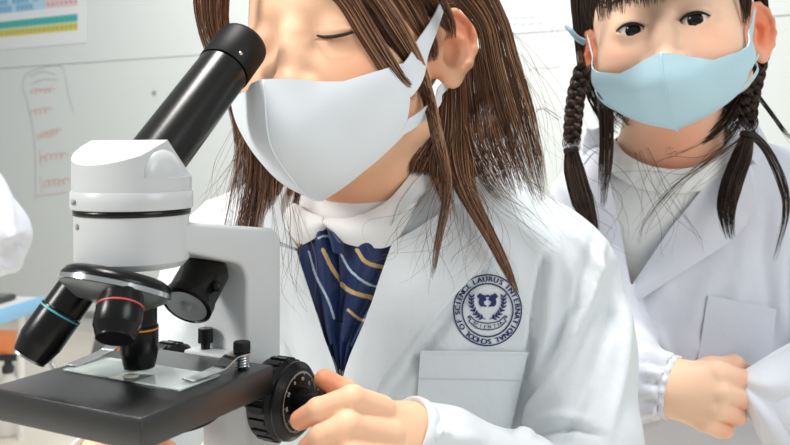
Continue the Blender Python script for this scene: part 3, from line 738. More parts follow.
def ear_prims():
    p = []
    for s in (1, -1):
        c, t = math.cos(math.radians(38)), math.sin(math.radians(38))
        ef = np.array([-t*s, c, 0.0]); eo = np.array([c*s, t, 0.0]); eu = np.array([0, -0.17, 0.985])
        ef = nrm(ef-eu*(ef@eu)); eo = nrm(np.cross(ef, eu)*s) if np.dot(np.cross(ef, eu)*s, eo) > 0 else -nrm(np.cross(ef, eu)*s)
        E = np.array([0.0785*s, -0.014, 0.0]); q_ = 0.94
        R = np.stack([ef, eo, eu], 1)
        L = lambda a, b, d: E+(ef*a*1.2-ef*0.002+eo*d+eu*b)*q_
        p.append((s_ell(L(0.001, 0.0, -0.001), (0.0185, 0.0056, 0.0262), R), 0.005, 'u'))
        p.append((s_ell(L(0.010, -0.004, -0.004), (0.010, 0.008, 0.018), R), 0.010, 'u'))
        rim = [(0.010, 0.008), (0.013, 0.018), (0.008, 0.0265), (-0.001, 0.0285), (-0.0105, 0.0235), (-0.0155, 0.013), (-0.0155, 0.0), (-0.0115, -0.013), (-0.0055, -0.0215)]
        for (a, b), (a2, b2) in zip(rim[:-1], rim[1:]):
            p.append((s_rc(L(a, b, 0.0035), L(a2, b2, 0.0035), 0.0030, 0.0030), 0.003, 'u'))
        p.append((s_ell(L(0.0005, -0.0255, 0.001), (0.0085, 0.0050, 0.0085), R), 0.005, 'u'))
        p.append((s_ell(L(0.003, -0.0045, 0.006), (0.0080, 0.0080, 0.0120), R), 0.004, 's'))
        gr = [(0.006, 0.0185), (-0.002, 0.0215), (-0.0095, 0.0165), (-0.0110, 0.004), (-0.0085, -0.008)]
        for (a, b), (a2, b2) in zip(gr[:-1], gr[1:]):
            p.append((s_rc(L(a, b, 0.0072), L(a2, b2, 0.0072), 0.0024, 0.0022), 0.003, 's'))
        p.append((s_ell(L(0.0115, -0.004, 0.004), (0.0040, 0.0040, 0.0060), R), 0.004, 'u'))
        p.append((s_rc(L(0.004, 0.0105, 0.002), L(-0.006, 0.006, 0.003), 0.0030, 0.0030), 0.004, 'u'))
    return p
def head_prims(f=1.0, ex=0.0305): return warp(head_core(ex), f)+ear_prims()
def warp(prims, f):
    def w(p):
        q = p.copy(); m = q[:, 2] < -0.02; q[m, 2] = -0.02+(q[m, 2]+0.02)*f; return q
    return [((lambda p, g=g: g(w(p))), k, op) for g, k, op in prims]
def head_frame(yaw, pitch, roll):
    """columns: her left, forward, up, in the world (yaw turns the face towards image left, pitch down, roll lifts her left side)"""
    R0 = np.array([[1, 0, 0], [0, -1, 0], [0, 0, 1]], float).T       # facing the camera: left=+X, forward=-Y, up=+Z
    R0 = np.stack([[1, 0, 0], [0, -1, 0], [0, 0, 1]], 1).astype(float)
    def rx(a): c, s = math.cos(a), math.sin(a); return np.array([[1, 0, 0], [0, c, -s], [0, s, c]])
    def ry(a): c, s = math.cos(a), math.sin(a); return np.array([[c, 0, s], [0, 1, 0], [-s, 0, c]])
    def rz(a): c, s = math.cos(a), math.sin(a); return np.array([[c, -s, 0], [s, c, 0], [0, 0, 1]])
    y, p, r = map(math.radians, (yaw, pitch, roll))
    return ry(-r) @ rz(-y) @ rx(p) @ R0                # the head is left-right symmetric, so the mirrored frame is harmless
def mask_surface(U, W, prims):
    """star-shaped sampling of the cloth mask: U sideways angle (rad), W vertical angle, from a point inside the face"""
    O = np.array([0, 0.015, -0.048]); sh = U.shape; u, w = U.ravel(), W.ravel()
    D = np.stack([np.sin(u)*np.cos(w), np.cos(u)*np.cos(w), np.sin(w)], 1)
    lo = np.full(len(u), 0.0); hi = np.full(len(u), 0.16)
    for _ in range(26):
        m = 0.5*(lo+hi); d = ev(prims, O+D*m[:, None]); ins = d < 0
        lo = np.where(ins, m, lo); hi = np.where(ins, hi, m)
    return (O+D*lo[:, None]).reshape(sh+(3,))
def mask_prims(f=1.0):
    p = [(s_ell((0.034, 0.044, -0.030), (0.030, 0.032, 0.034)), 0.025, 'u'), (s_ell((-0.034, 0.044, -0.030), (0.030, 0.032, 0.034)), 0.025, 'u'),
         (s_rc((-0.05, 0.0, -0.055), (0.0, 0.053, -0.076), 0.020, 0.018), 0.03, 'u'), (s_rc((0.05, 0.0, -0.055), (0.0, 0.053, -0.076), 0.020, 0.018), 0.03, 'u'),
         (s_ell((0, -0.010, 0.036), (0.0750, 0.0920, 0.090)), 0.01, 'u'),
         (s_ell((0, 0.028, -0.030), (0.062, 0.060, 0.068)), 0.03, 'u'),
         (s_ell((0, 0.050, -0.046), (0.044, 0.046, 0.048)), 0.03, 'u'),
         (s_rc((0, 0.080, 0.004), (0, 0.095, -0.026), 0.0075, 0.0090), 0.02, 'u'),
         (s_rc((0, 0.095, -0.026), (0, 0.090, -0.060), 0.0090, 0.0120), 0.03, 'u'),
         (s_rc((0, 0.090, -0.060), (0, 0.064, -0.082), 0.0120, 0.0120), 0.03, 'u')]
    return warp(p, f)
def build_mask(name, O, R, s, material, parent, strap_mat, dip, side_top, side_bot, ang, pr):
    """three-dimensional cloth mask: two halves meeting at a raised centre seam, ear loops cut from the same cloth"""
    nu, nv = 81, 30
    # outline in degrees: top and bottom elevation as functions of the side angle
    ua = np.linspace(-ang, ang, nu); f = np.abs(ua)/ang
    top = np.interp(f, [0, 0.2, 0.45, 0.75, 1], [dip[0], dip[1], dip[2], dip[3], side_top]); bot = np.interp(f, [0, 0.2, 0.45, 0.75, 1], [-55, -52, -43, -30, side_bot])
    k = np.ones(5)/5; sm = lambda a: np.r_[a[:2], np.convolve(a, k, 'valid'), a[-2:]]
    bot = sm(bot); t = np.linspace(0, 1, nv)
    W = np.radians(bot[:, None]*(1-t)+top[:, None]*t); U = np.radians(np.repeat(ua[:, None], nv, 1))
    X = mask_surface(U, W, pr)
    Cn = np.array([0, 0.015, -0.048]); D = X-Cn; D /= np.linalg.norm(D, axis=2)[..., None]
    ridge = 0.0062*np.exp(-np.abs(np.degrees(U))/12)+0.0016
    # lift the cloth off the nose flanks a little so that it spans
    X = X+D*ridge[..., None]
    Xw = O+(X.reshape(-1, 3)*s)@R.T
    V, F, _ = sheet(Xw.reshape(nu, nv, 3), 0.0011, it=0)
    mo = mesh_obj(name, V, F, material, parent, autosharp=60)
    cl = Xw.reshape(nu, nv, 3)[nu//2]; out_ = cl-O; out_ /= np.linalg.norm(out_, axis=1)[:, None]
    Vs, Fs = tube(cl+out_*0.0009, 0.00075, 8); mesh_obj('centre_seam', Vs, Fs, material, mo)
    return mo, X
def side_x(y, z, sx, MPR, out=0.0030):
    """outermost point of the covered head at this height and depth, on one side"""
    lo, hi = 0.0, 0.12
    for _ in range(24):
        m = 0.5*(lo+hi)
        if ev(MPR, np.array([[m*sx, y, z]]))[0] < 0: lo = m
        else: hi = m
    return [(lo+out)*sx, y, z]
def loop(upper, lower, end, sx, O, R, s, material, parent, MPR, we=0.0022, lift=0.0016, name='ear_loop', n=30):
    """cloth ear loop: from the mask edge (two (side angle, elevation) corners) narrowing to the ear"""
    E = np.array(end, float); cs = []
    for (u, e), dz_ in ((upper, we), (lower, -we)):
        p = mask_surface(np.array([math.radians(u)]), np.array([math.radians(e)]), MPR)[0]; q = E+np.array([0, dz_*0.5, dz_]); c = []
        for t in np.linspace(0, 1, n):
            z_ = p*(1-t)+q*t; z_ = z_.copy(); z_[2] += 0.0; x_ = side_x(z_[1], z_[2], 1, MPR, 0.0024+lift*math.sin(math.pi*t)**0.6)[0]
            z_[0] = max(x_, z_[0]) if t < 0.85 else max(z_[0], x_*0.97); c.append(z_)
        c = np.array(c)
        for _ in range(3): c[1:-1] = 0.5*c[1:-1]+0.25*(c[:-2]+c[2:])
        cs.append(c)
    t = np.linspace(0, 1, 7)[None, :, None]; Gd = cs[0][:, None]*(1-t)+cs[1][:, None]*t
    Gd[..., 0] *= sx; Xw = O+(Gd.reshape(-1, 3)*s)@R.T
    V, F, _ = sheet(Xw.reshape(n, 7, 3), 0.0011, it=0); return mesh_obj(name, V, F, material, parent, autosharp=60)
def loc2w(p, O, R, s): return O+(np.atleast_2d(p)*s)@R.T
def blush_shade_attr(o, V, centres, base=0):
    a = np.zeros(len(V))
    for c, r, amt in centres:
        a = np.maximum(a, amt*np.exp(-((np.linalg.norm(V-np.asarray(c), axis=1)/r)**2)))
    at = o.data.attributes.new('blush_shade', 'FLOAT', 'POINT'); at.data.foreach_set('value', a.astype(np.float32))
def finger(pts, k=0.0022):
    """pts (px,py,Y,r) from knuckle to tip, with slightly thicker joints"""
    out = chain(pts, k)
    for a in pts[1:-1]: out.append((s_sph(P4(a), a[3]*1.05), k, 'u'))
    return out

# ================================================================== the girl at the microscope
O1 = np.array([-0.0395, 0.702, 0.0790]); R1 = head_frame(24.5, -1.0, 4.5); s1 = 1.10
MP1 = mask_prims(1.12)
hp = xf(head_prims(1.12), O1, R1, s1)
h2w = lambda x, y, z: loc2w((x, y, z), O1, R1, s1)[0]
# closed lids: a groove along the lash line of her left eye
lid = [(0.0175, 0.0775, 0.0062), (0.024, 0.0800, 0.0042), (0.0315, 0.0800, 0.0035), (0.039, 0.0768, 0.0045), (0.0445, 0.0715, 0.0065)]
lidw = [h2w(*q) for q in lid]
for a, b in zip(lidw[:-1], lidw[1:]): hp.append((s_rc(a, b, 0.0011, 0.0011), 0.003, 's'))
crease = [h2w(*q) for q in [(0.019, 0.0795, 0.0125), (0.027, 0.0812, 0.0125), (0.036, 0.0795, 0.0125), (0.044, 0.0735, 0.0115)]]
for a, b in zip(crease[:-1], crease[1:]): hp.append((s_rc(a, b, 0.0009, 0.0009), 0.004, 's'))
torso = [(s_ell(P(392, 345, 0.765), (0.150, 0.082, 0.20)), 0.02, 'u'),
         (s_rc(P(232, 268, 0.765), P(545, 280, 0.757), 0.040, 0.040), 0.05, 'u'),
         (s_rc(P(372, 205, 0.735), P(540, 272, 0.757), 0.040, 0.036), 0.05, 'u'), (s_rc(P(372, 205, 0.735), P(236, 262, 0.765), 0.040, 0.036), 0.05, 'u'),
         (s_rc(P(374, 150, 0.715), P(374, 235, 0.75), 0.041, 0.046), 0.03, 'u')]
armL = chain([(556, 280, 0.757, 0.040), (580, 390, 0.72, 0.034), (600, 520, 0.68, 0.031), (520, 488, 0.62, 0.026), (428, 447, 0.563, 0.0185), (408, 430, 0.553, 0.0180)], 0.01)
armR = chain([(225, 268, 0.765, 0.040), (165, 400, 0.74, 0.033), (112, 505, 0.70, 0.029), (98, 484, 0.645, 0.021), (104, 460, 0.595, 0.0180)], 0.01)
handL = [(s_rc(P(408, 430, 0.553), P(382, 413, 0.538), 0.0170, 0.0100), 0.007, 'u'), (s_rc(P(408, 436, 0.550), P(390, 436, 0.530), 0.0170, 0.0100), 0.007, 'u'),
         (s_rc(P(410, 444, 0.550), P(395, 458, 0.526), 0.0165, 0.0098), 0.007, 'u'), (s_rc(P(412, 452, 0.552), P(398, 478, 0.526), 0.0155, 0.0090), 0.007, 'u')]
handL += finger([(381, 410, 0.535, 0.0098), (352, 399, 0.519, 0.0086), (318, 410, 0.520, 0.0076), (300, 420, 0.524, 0.0066)], 0.0014)
handL += finger([(389, 435, 0.527, 0.0100), (348, 425, 0.510, 0.0088), (321, 437, 0.512, 0.0078), (307, 449, 0.518, 0.0068)], 0.0014)
handL += finger([(395, 458, 0.522, 0.0096), (352, 451, 0.506, 0.0085), (327, 464, 0.510, 0.0076), (314, 477, 0.517, 0.0066)], 0.0014)
handL += finger([(398, 478, 0.522, 0.0086), (364, 476, 0.509, 0.0076), (342, 488, 0.512, 0.0068), (331, 500, 0.519, 0.0060)], 0.0014)
handL += [(s_rc(P(404, 434, 0.557), P(366, 412, 0.562), 0.0130, 0.0105), 0.007, 'u')]+finger([(366, 412, 0.562, 0.0105), (343, 392, 0.559, 0.0088), (325, 380, 0.554, 0.0076)], 0.002)
def sh(p, dx): return [(a+dx, b, y, r) for a, b, y, r in p]
handR = [(s_rc(P(104, 460, 0.595), P(112, 450, 0.565), 0.0175, 0.0130), 0.007, 'u'), (s_rc(P(104, 462, 0.595), P(122, 464, 0.565), 0.0170, 0.0120), 0.007, 'u')]
for q in ([(138, 452, 0.565, 0.0110), (160, 442, 0.560, 0.0092), (182, 444, 0.575, 0.0078), (194, 450, 0.582, 0.0066)],
          [(145, 462, 0.562, 0.0108), (166, 458, 0.556, 0.0092), (186, 464, 0.572, 0.0078), (196, 472, 0.582, 0.0066)],
          [(148, 476, 0.562, 0.0102), (168, 476, 0.556, 0.0088), (184, 484, 0.572, 0.0076), (192, 492, 0.580, 0.0064)],
          [(146, 490, 0.565, 0.0092), (164, 494, 0.560, 0.0080), (178, 502, 0.572, 0.0070), (184, 508, 0.578, 0.0060)]): handR += finger(sh(q, -26), 0.0016)
handR += [(s_rc(P(122, 464, 0.565), P(124, 486, 0.566), 0.0125, 0.0105), 0.007, 'u')]+finger(sh([(128, 456, 0.595, 0.0105), (150, 444, 0.600, 0.0090), (174, 444, 0.603, 0.0074)], -26), 0.003)
body = hp+torso+armL+armR+handL+handR
V, F = sdf_mesh(body, (-0.30, 0.48, -0.34), (0.24, 0.88, 0.215), 0.0016)
V = relax(V, F, 1, 0.35)
girl = mesh_obj('person', V, F, m_skin)
tag(girl, 'girl in a white lab coat and pale mask looking into the microscope', 'person')
blush_shade_attr(girl, V, [(h2w(0.088, -0.024, 0.016), 0.026, 0.75), (h2w(0.082, -0.012, 0.0), 0.036, 0.4), (h2w(0.045, 0.065, -0.022), 0.022, 0.35), (P(300, 420, 0.524), 0.012, 0.7), (P(325, 380, 0.553), 0.014, 0.8), (P(311, 446, 0.519), 0.012, 0.6), (P(160, 440, 0.56), 0.03, 0.5), (h2w(0, 0.093, -0.03), 0.014, 0.25), (h2w(0, 0.03, -0.125), 0.05, 0.35)])  # ruddy ears, cheek, nose, fingers; last spot paints under-chin shade into the skin
# nails on the thumb and index finger
def nail(c, n, up, w, l):
    n = nrm(n); up = nrm(up-n*np.dot(up, n)); sd = np.cross(up, n)
    t = np.linspace(-1, 1, 7); u = np.linspace(-1, 1, 7)
    Gd = np.array([[np.asarray(c)+sd*w*a*math.sqrt(max(0.05, 1-0.6*b*b))+up*l*b+n*(-0.35*w*a*a) for b in u] for a in t])
    V, F, _ = sheet(Gd, 0.0005, it=0); return V, F
m_nail = mat('nail', lin(240, 190, 168), 0.25, coat=0.3)

# ---- lab coat
CT = 0.010
coatp = [(s_ell(P(392, 345, 0.765), (0.164, 0.092, 0.215)), 0.02, 'u'),
         (s_rc(P(232, 268, 0.765), P(545, 280, 0.757), 0.050, 0.052), 0.05, 'u'),
         (s_rc(P(372, 210, 0.738), P(548, 270, 0.757), 0.050, 0.046), 0.05, 'u'), (s_rc(P(372, 210, 0.738), P(236, 262, 0.765), 0.050, 0.046), 0.05, 'u')]
sleeveL = chain([(560, 283, 0.755, 0.054), (577, 350, 0.73, 0.050), (586, 440, 0.69, 0.045), (590, 520, 0.67, 0.044)], 0.012)+chain([(590, 528, 0.67, 0.043), (520, 482, 0.61, 0.034), (440, 448, 0.566, 0.0250), (400, 429, 0.549, 0.0235)], 0.012)
sleeveR = chain([(222, 270, 0.763, 0.052), (165, 400, 0.74, 0.046), (110, 510, 0.70, 0.040)], 0.012)+chain([(110, 512, 0.70, 0.040), (98, 484, 0.645, 0.030), (100, 462, 0.60, 0.025)], 0.012)
V, F = sdf_mesh(coatp+sleeveL+sleeveR, (-0.34, 0.48, -0.33), (0.26, 0.90, 0.06), 0.0032)
V = relax(V, F, 2, 0.5)
V = wrinkle(V, F, 0.0011, 0.075, 5)
V = folds(V, F, [
    ([(546, 244), (537, 300), (531, 350), (512, 430)], -0.006, 3.5), ([(557, 234), (549, 290), (545, 350), (530, 436)], 0.004, 7),
    ([(602, 244), (588, 300), (560, 368), (522, 428)], 0.0060, 5), ([(592, 244), (574, 300), (546, 366), (526, 404)], -0.0045, 6), ([(616, 268), (606, 330), (582, 400), (560, 440)], -0.004, 7),
    ([(572, 232), (588, 252), (612, 300)], 0.0035, 5), ([(564, 250), (572, 290), (568, 330)], 0.003, 5), ([(627, 300), (624, 360), (608, 436)], 0.004, 6), ([(536, 436), (566, 428), (604, 436)], -0.004, 4), ([(530, 424), (560, 416), (590, 420)], 0.003, 5),
    ([(448, 205), (476, 233), (497, 252)], -0.0045, 4.5), ([(496, 252), (466, 292), (420, 356), (384, 402)], -0.0035, 4.5), ([(500, 215), (530, 235), (548, 262)], 0.003, 8), ([(470, 225), (505, 250), (520, 290)], 0.0025, 8),
    ([(440, 330), (460, 380), (470, 430)], 0.002, 14), ([(372, 300), (364, 370), (372, 430)], 0.002, 12),
    ([(300, 280), (318, 350), (322, 430)], 0.0025, 10), ([(290, 300), (300, 380), (300, 440)], -0.002, 8),
    ([(205, 200), (225, 225), (235, 260)], 0.003, 8), ([(185, 330), (200, 300), (240, 290)], 0.003, 8),
    ([(430, 424), (450, 440), (470, 444)], 0.002, 5), ([(415, 440), (440, 432), (480, 440)], 0.0018, 5)])
csurf = Surf(V, F)
Vt, Ft = sdf_mesh(coatp+sleeveL[:1], (-0.2, 0.55, -0.30), (0.24, 0.90, 0.06), 0.0040); Vt = relax(Vt, Ft, 2); tsurf = Surf(Vt, Ft)
Fc = V[F].mean(1); pc = proj(Fc)
VN = [(296, 180), (288, 226), (299, 250), (325, 340), (340, 374), (346, 374), (369, 312), (394, 240), (414, 200), (432, 168), (440, 120), (290, 120)]
Nf = np.cross(V[F[:, 1]]-V[F[:, 0]], V[F[:, 2]]-V[F[:, 0]])
front = (Nf*Fc).sum(1) < 0
nk = np.linalg.norm((Fc-P(374, 225, 0.742))*np.array([1, 1, 0.7]), axis=1) < 0.060
dL = nrm(P(400, 429, 0.549)-P(440, 448, 0.566)); hL = ((Fc-P(412, 434.5, 0.5545))@dL > 0) & (np.linalg.norm(Fc-P(405, 430, 0.55), axis=1) < 0.05)
dR = nrm(P(100, 462, 0.60)-P(98, 484, 0.645)); hR = ((Fc-P(99, 468, 0.615))@dR > 0) & (np.linalg.norm(Fc-P(100, 462, 0.60), axis=1) < 0.05)
V2, F2 = keep_faces(V, F, ~((inpoly(pc, VN) & front) | nk | hL | hR))
V2 = smooth_rim(V2, F2)
coat = mesh_obj('lab_coat', V2, F2, m_coat, girl)
md = coat.modifiers.new('thickness', 'SOLIDIFY'); md.thickness = 0.0014; md.offset = -1
def patch(name, a, b, parent, material, surf, off, th, nu=28, nv=12, lift=None, mi=None, mats=None, straight=True):
    A = lin_px(a, nu) if straight else cat_rom(np.array(a, float), nu); B = lin_px(b, nu) if straight else cat_rom(np.array(b, float), nu)
    t = np.linspace(0, 1, nv)[None, :, None]; px = A[:, None]*(1-t)+B[:, None]*t
    Gd = surf.grid(px); 
    o = np.full((nu, nv), off)
    if lift is not None: o = o+lift(np.linspace(0, 1, nu)[:, None], np.linspace(0, 1, nv)[None, :])
    V, F, Ft = sheet(Gd, th, o, it=3)
    if mi is not None:
        c = proj(V[F].mean(1)); m = mi(c); return mesh_obj(name, V, F, mats, parent, m)
    return mesh_obj(name, V, F, material, parent, autosharp=50)
# lapels: inner fold edge -> outer edge
lapL = patch('lapel', [(392, 240), (380, 275), (366, 320), (346, 374), (342, 400), (340, 432)], [(446, 210), (468, 229), (488, 249), (471, 268), (453, 288), (407, 352), (375, 394), (352, 440)], coat, m_coat, csurf, 0.0015, 0.0022, 60, 22,
             lambda u, v: 0.0030*v**3+0.0012*(v > 0.9)+0.0035*np.sin(np.pi*np.clip(v, 0, 1))+0.0045*v**1.5+0.0075*np.exp(-((u-0.2)/0.16)**2)*v*v+0.0045*np.exp(-((u-0.22)/0.15)**2)*v+0.003*v**2+0.004*(1-v)**3)
lapR = patch('lapel', [(299, 250), (312, 296), (325, 340), (338, 372), (340, 400)], [(262, 238), (250, 262), (280, 330), (312, 390), (332, 430)], coat, m_coat, csurf, 0.0015, 0.0018, 36, 12,
             lambda u, v: 0.003*np.sin(np.pi*v)+0.003*(1-v)**3)
col = patch('collar', [(446, 150), (426, 172), (408, 190), (396, 206), (390, 226)], [(474, 184), (458, 190), (446, 187), (424, 194), (404, 209)], coat, m_coat, csurf, 0.006, 0.0024, 34, 12,
            lambda u, v: 0.003*v**3+0.0012*(v > 0.85)+0.004*np.sin(np.pi*v)+0.006*(1-v)**2+0.004*v**2)
# upper part of the lapel between collar notch and fold
col2 = patch('collar', [(300, 248), (286, 226), (284, 205), (296, 180)], [(266, 236), (258, 222), (256, 205), (262, 186)], coat, m_coat, csurf, 0.004, 0.0020, 20, 8, lambda u, v: 0.003*np.sin(np.pi*v))
# chest pocket with a stitched band
pk = patch('pocket', [(420, 350), (526, 351)], [(413, 450), (503, 452)], coat, m_coat, tsurf, 0.0022, 0.0013, 26, 20)
patch('pocket_hem', [(419, 376.5), (520.5, 378.5)], [(418.8, 378), (520.2, 380)], pk, m_seam, tsurf, 0.0036, 0.0003, 26, 3)
patch('pocket_edge', [(420, 349.5), (526.5, 350.5)], [(420, 352), (526, 353)], pk, m_coat, tsurf, 0.0036, 0.0006, 26, 3)
# embroidered round emblem
EC, ERX, ERY = np.array([487.5, 310.0]), 34.5, 36.0
mb = MB()
def on_coat(px, lift=0.0008): 
    Gd = csurf.grid(np.asarray(px, float).reshape(-1, 1, 2)).reshape(-1, 3); return Gd+np.array([0, -lift, 0])
def add2d(pts, faces): mb.add(on_coat(pts), faces)
def ring(r0, r1, n=90):
    t = np.linspace(0, 2*np.pi, n, endpoint=False); a = EC+np.stack([ERX*r0*np.sin(t), -ERY*r0*np.cos(t)], 1); b = EC+np.stack([ERX*r1*np.sin(t), -ERY*r1*np.cos(t)], 1)
    add2d(np.vstack([a, b]), [(i, (i+1) % n, n+(i+1) % n, n+i) for i in range(n)])
ring(0.962, 1.0); ring(0.715, 0.755)
def word(w, a0, a1, rad=0.80, size=7.2):
    for i, ch_ in enumerate(w):
        t = math.radians(a0+(a1-a0)*(i/(len(w)-1) if len(w) > 1 else 0)); gv, gf = glyphs(ch_)
        u = np.array([math.sin(t), -math.cos(t)]); tg = np.array([math.cos(t), math.sin(t)])
        pts = [EC+np.array([ERX, ERY])*u*rad+tg*x*size*1.05+u*y*size for x, y, _ in gv]
        add2d(pts, gf)
        for w_ in (-0.35, 0.35): add2d([np.array(q)+tg*w_ for q in pts], gf)
word('LAURUS', -26, 27); word('INTERNATIONAL', 42, 162); word('SCHOOL', 176, 222); word('OF', 238, 250); word('SCIENCE', 265, 320)
def blob(c, a, b, rot, n=14):
    t = np.linspace(0, 2*np.pi, n, endpoint=False); r = math.radians(rot)
    x, y = a*np.cos(t), b*np.sin(t); add2d(np.stack([c[0]+x*math.cos(r)-y*math.sin(r), c[1]+x*math.sin(r)+y*math.cos(r)], 1), [tuple(range(n))])
def stroke(pts, w):
    p = cat_rom(np.array(pts, float), 14); T = np.gradient(p, axis=0); T /= np.linalg.norm(T, axis=1)[:, None]; Nn = np.stack([-T[:, 1], T[:, 0]], 1)
    add2d(np.vstack([p-Nn*w, p+Nn*w]), [(i, i+1, 15+i, 14+i) for i in range(13)])
ex, ey = 487.5, 310
for s in (-1, 1):
    st_ = cat_rom(np.array([(ex+s*2, ey+9), (ex+s*10, ey+5), (ex+s*15.5, ey-4), (ex+s*16, ey-13)], float), 9); stroke(st_, 0.45)
    for k in range(1, 9):
        c = st_[k]; T = st_[min(k+1, 8)]-st_[k-1]; an = math.degrees(math.atan2(T[1], T[0]))
        for q in (-1, 1): blob(c+np.array([0.0, 0])+2.0*np.array([math.cos(math.radians(an+q*48)), math.sin(math.radians(an+q*48))]), 2.3, 0.85, an+q*40, 10)
    # pair of heraldic beasts facing each other above a globe-like gap
    blob((ex+s*5.2, ey-12.5), 3.6, 3.0, 0); blob((ex+s*6.2, ey-7.5), 2.6, 4.0, s*12); blob((ex+s*8.6, ey-13.8), 1.8, 1.6, 0); blob((ex+s*2.6, ey-10.2), 2.0, 1.0, s*30); blob((ex+s*3.0, ey-4.6), 2.2, 1.0, -s*20); blob((ex+s*7.4, ey-15.6), 1.5, 1.2, 0)
blob((ex, ey-14.2), 2.4, 1.1, 0)
bn = lambda y: [(ex-17.5, ey+5.5+y), (ex-11, ey+11+y), (ex, ey+13+y), (ex+11, ey+11+y), (ex+17.5, ey+5.5+y)]
stroke(bn(0), 0.5); stroke(bn(6.6), 0.5)
for s in (-1, 1): stroke([(ex+s*17.5, ey+5.5), (ex+s*19.6, ey+7.0), (ex+s*16.6, ey+8.4), (ex+s*18.8, ey+11.2), (ex+s*16.8, ey+12.2)], 0.5)
bp_ = cat_rom(np.array(bn(5.2), float), 60)
for i, ch_ in enumerate('SCIENTIA'):
    gv, gf = glyphs(ch_); j = int(8+i*6.2); T = nrm(bp_[j+1]-bp_[j-1]); Nn = np.array([T[1], -T[0]])
    pts = [bp_[j]+T*x*4.6+Nn*y*4.9 for x, y, _ in gv]; add2d(pts, gf); add2d([q+T*0.25 for q in pts], gf)
em = mb.build('emblem', m_thread, coat, smooth=False); em['label'] = 'navy embroidered round crest with laurel and lettering'

# ---- shirt with round collar, and the striped ribbon
shp = [(s_ell(P(392, 345, 0.765), (0.156, 0.0865, 0.207)), 0.02, 'u'), (s_rc(P(300, 262, 0.760), P(460, 268, 0.757), 0.044, 0.044), 0.05, 'u'),
       (s_rc(P(372, 208, 0.736), P(470, 258, 0.757), 0.045, 0.040), 0.05, 'u'), (s_rc(P(372, 208, 0.736), P(290, 252, 0.760), 0.045, 0.040), 0.05, 'u'),
       (s_rc(P(372, 205, 0.737), P(374, 240, 0.748), 0.0485, 0.052), 0.03, 'u')]
V, F = sdf_mesh(shp, (-0.16, 0.6, -0.20), (0.16, 0.9, 0.02), 0.0034); V = relax(V, F, 2); ssurf = Surf(V, F)
Fc = V[F].mean(1); V2, F2 = keep_faces(V, F, (Fc[:, 2] > -0.195))
shirt = mesh_obj('shirt', V2, F2, m_shirt, girl)
c1 = patch('collar', [(294, 190), (292, 210), (300, 205), (312, 212), (328, 217)], [(284, 225), (287, 240), (298, 247), (318, 238), (331, 226)], shirt, m_shirt, ssurf, 0.0055, 0.0024, 36, 12, lambda u, v: 0.004*np.sin(np.pi*v), straight=False)
c2 = patch('collar', [(330, 217), (356, 216), (384, 203), (406, 178), (424, 150)], [(332, 226), (345, 239), (366, 244), (393, 240), (418, 190)], shirt, m_shirt, ssurf, 0.0055, 0.0024, 50, 14, lambda u, v: 0.005*np.sin(np.pi*v)+0.002, straight=False)
def stripes(lines):
    def f(c):
        m = np.zeros(len(c), int)
        for ln, w, k in lines:
            d, _ = polydist(c, cat_rom(np.array(ln, float), 24)); m[d < w] = k
        return m
    return f
sL = stripes([([(309, 252), (316, 276), (328, 300), (334, 318)], 1.2, 2), ([(323, 250), (332, 268), (343, 284)], 2.0, 1), ([(297, 246), (305, 236), (310, 228)], 2.0, 1), ([(318, 238), (326, 236), (334, 240)], 1.0, 2), ([(301, 270), (309, 300), (316, 325)], 1.8, 1)])
sR = stripes([([(341, 254), (350, 270), (366, 283), (382, 288)], 1.2, 2), ([(341, 284), (352, 292), (372, 298)], 2.2, 1), ([(357, 250), (366, 262), (384, 268)], 2.0, 1), ([(348, 310), (358, 318), (368, 322)], 1.4, 1)])
fo = lambda a, ph: (lambda u, v: 0.006*np.sin(np.pi*v)**0.7*np.sin(np.pi*np.clip(u*0.94+0.03, 0, 1))**0.5+a*np.sin(v*10+ph+u*2.5))
rib = patch('ribbon', [(297, 246), (303, 276), (312, 306), (326, 345)], [(331, 226), (340, 250), (343, 286), (341, 340)], girl, None, ssurf, 0.0025, 0.002, 120, 80, fo(0.0036, 0), sL, [m_navy, m_gold, m_pale])
rib['label'] = 'navy neck ribbon with gold and pale stripes'
patch('ribbon_fold', [(331, 226), (341, 250), (341, 288), (340, 336)], [(396, 238), (386, 272), (374, 306), (354, 345)], rib, None, ssurf, 0.0030, 0.002, 120, 80, fo(0.0036, 2), sR, [m_navy, m_gold, m_pale])
patch('ribbon_tail', [(318, 322), (328, 345), (340, 378)], [(366, 322), (356, 345), (345, 378)], rib, m_navy, ssurf, 0.0040, 0.002, 24, 30, lambda u, v: 0.0018*np.sin(v*26))
patch('ribbon_knot', [(332, 226), (334, 236), (337, 248)], [(341, 230), (347, 240), (346, 250)], rib, m_navy, ssurf, 0.009, 0.002, 14, 10, lambda u, v: 0.004*np.sin(np.pi*v))

# ---- cloth mask
mk, MX = build_mask('face_mask', O1, R1, s1, m_mask, girl, m_mask, (12.5, 13, 13, 18), 23, -15, 64, MP1)
mk['label'] = 'pale white cloth mask with a centre seam'
for sx in (1, -1):
    loop((58, 21.0), (63.5, 6), (0.0815, -0.004, 0.0345), sx, O1, R1, s1, m_mask, mk, MP1, 0.003, 0.006)
    loop((63.5, -5), (60, -15.5), (0.0765, -0.016, -0.0250), sx, O1, R1, s1, m_mask, mk, MP1, 0.003, 0.003)

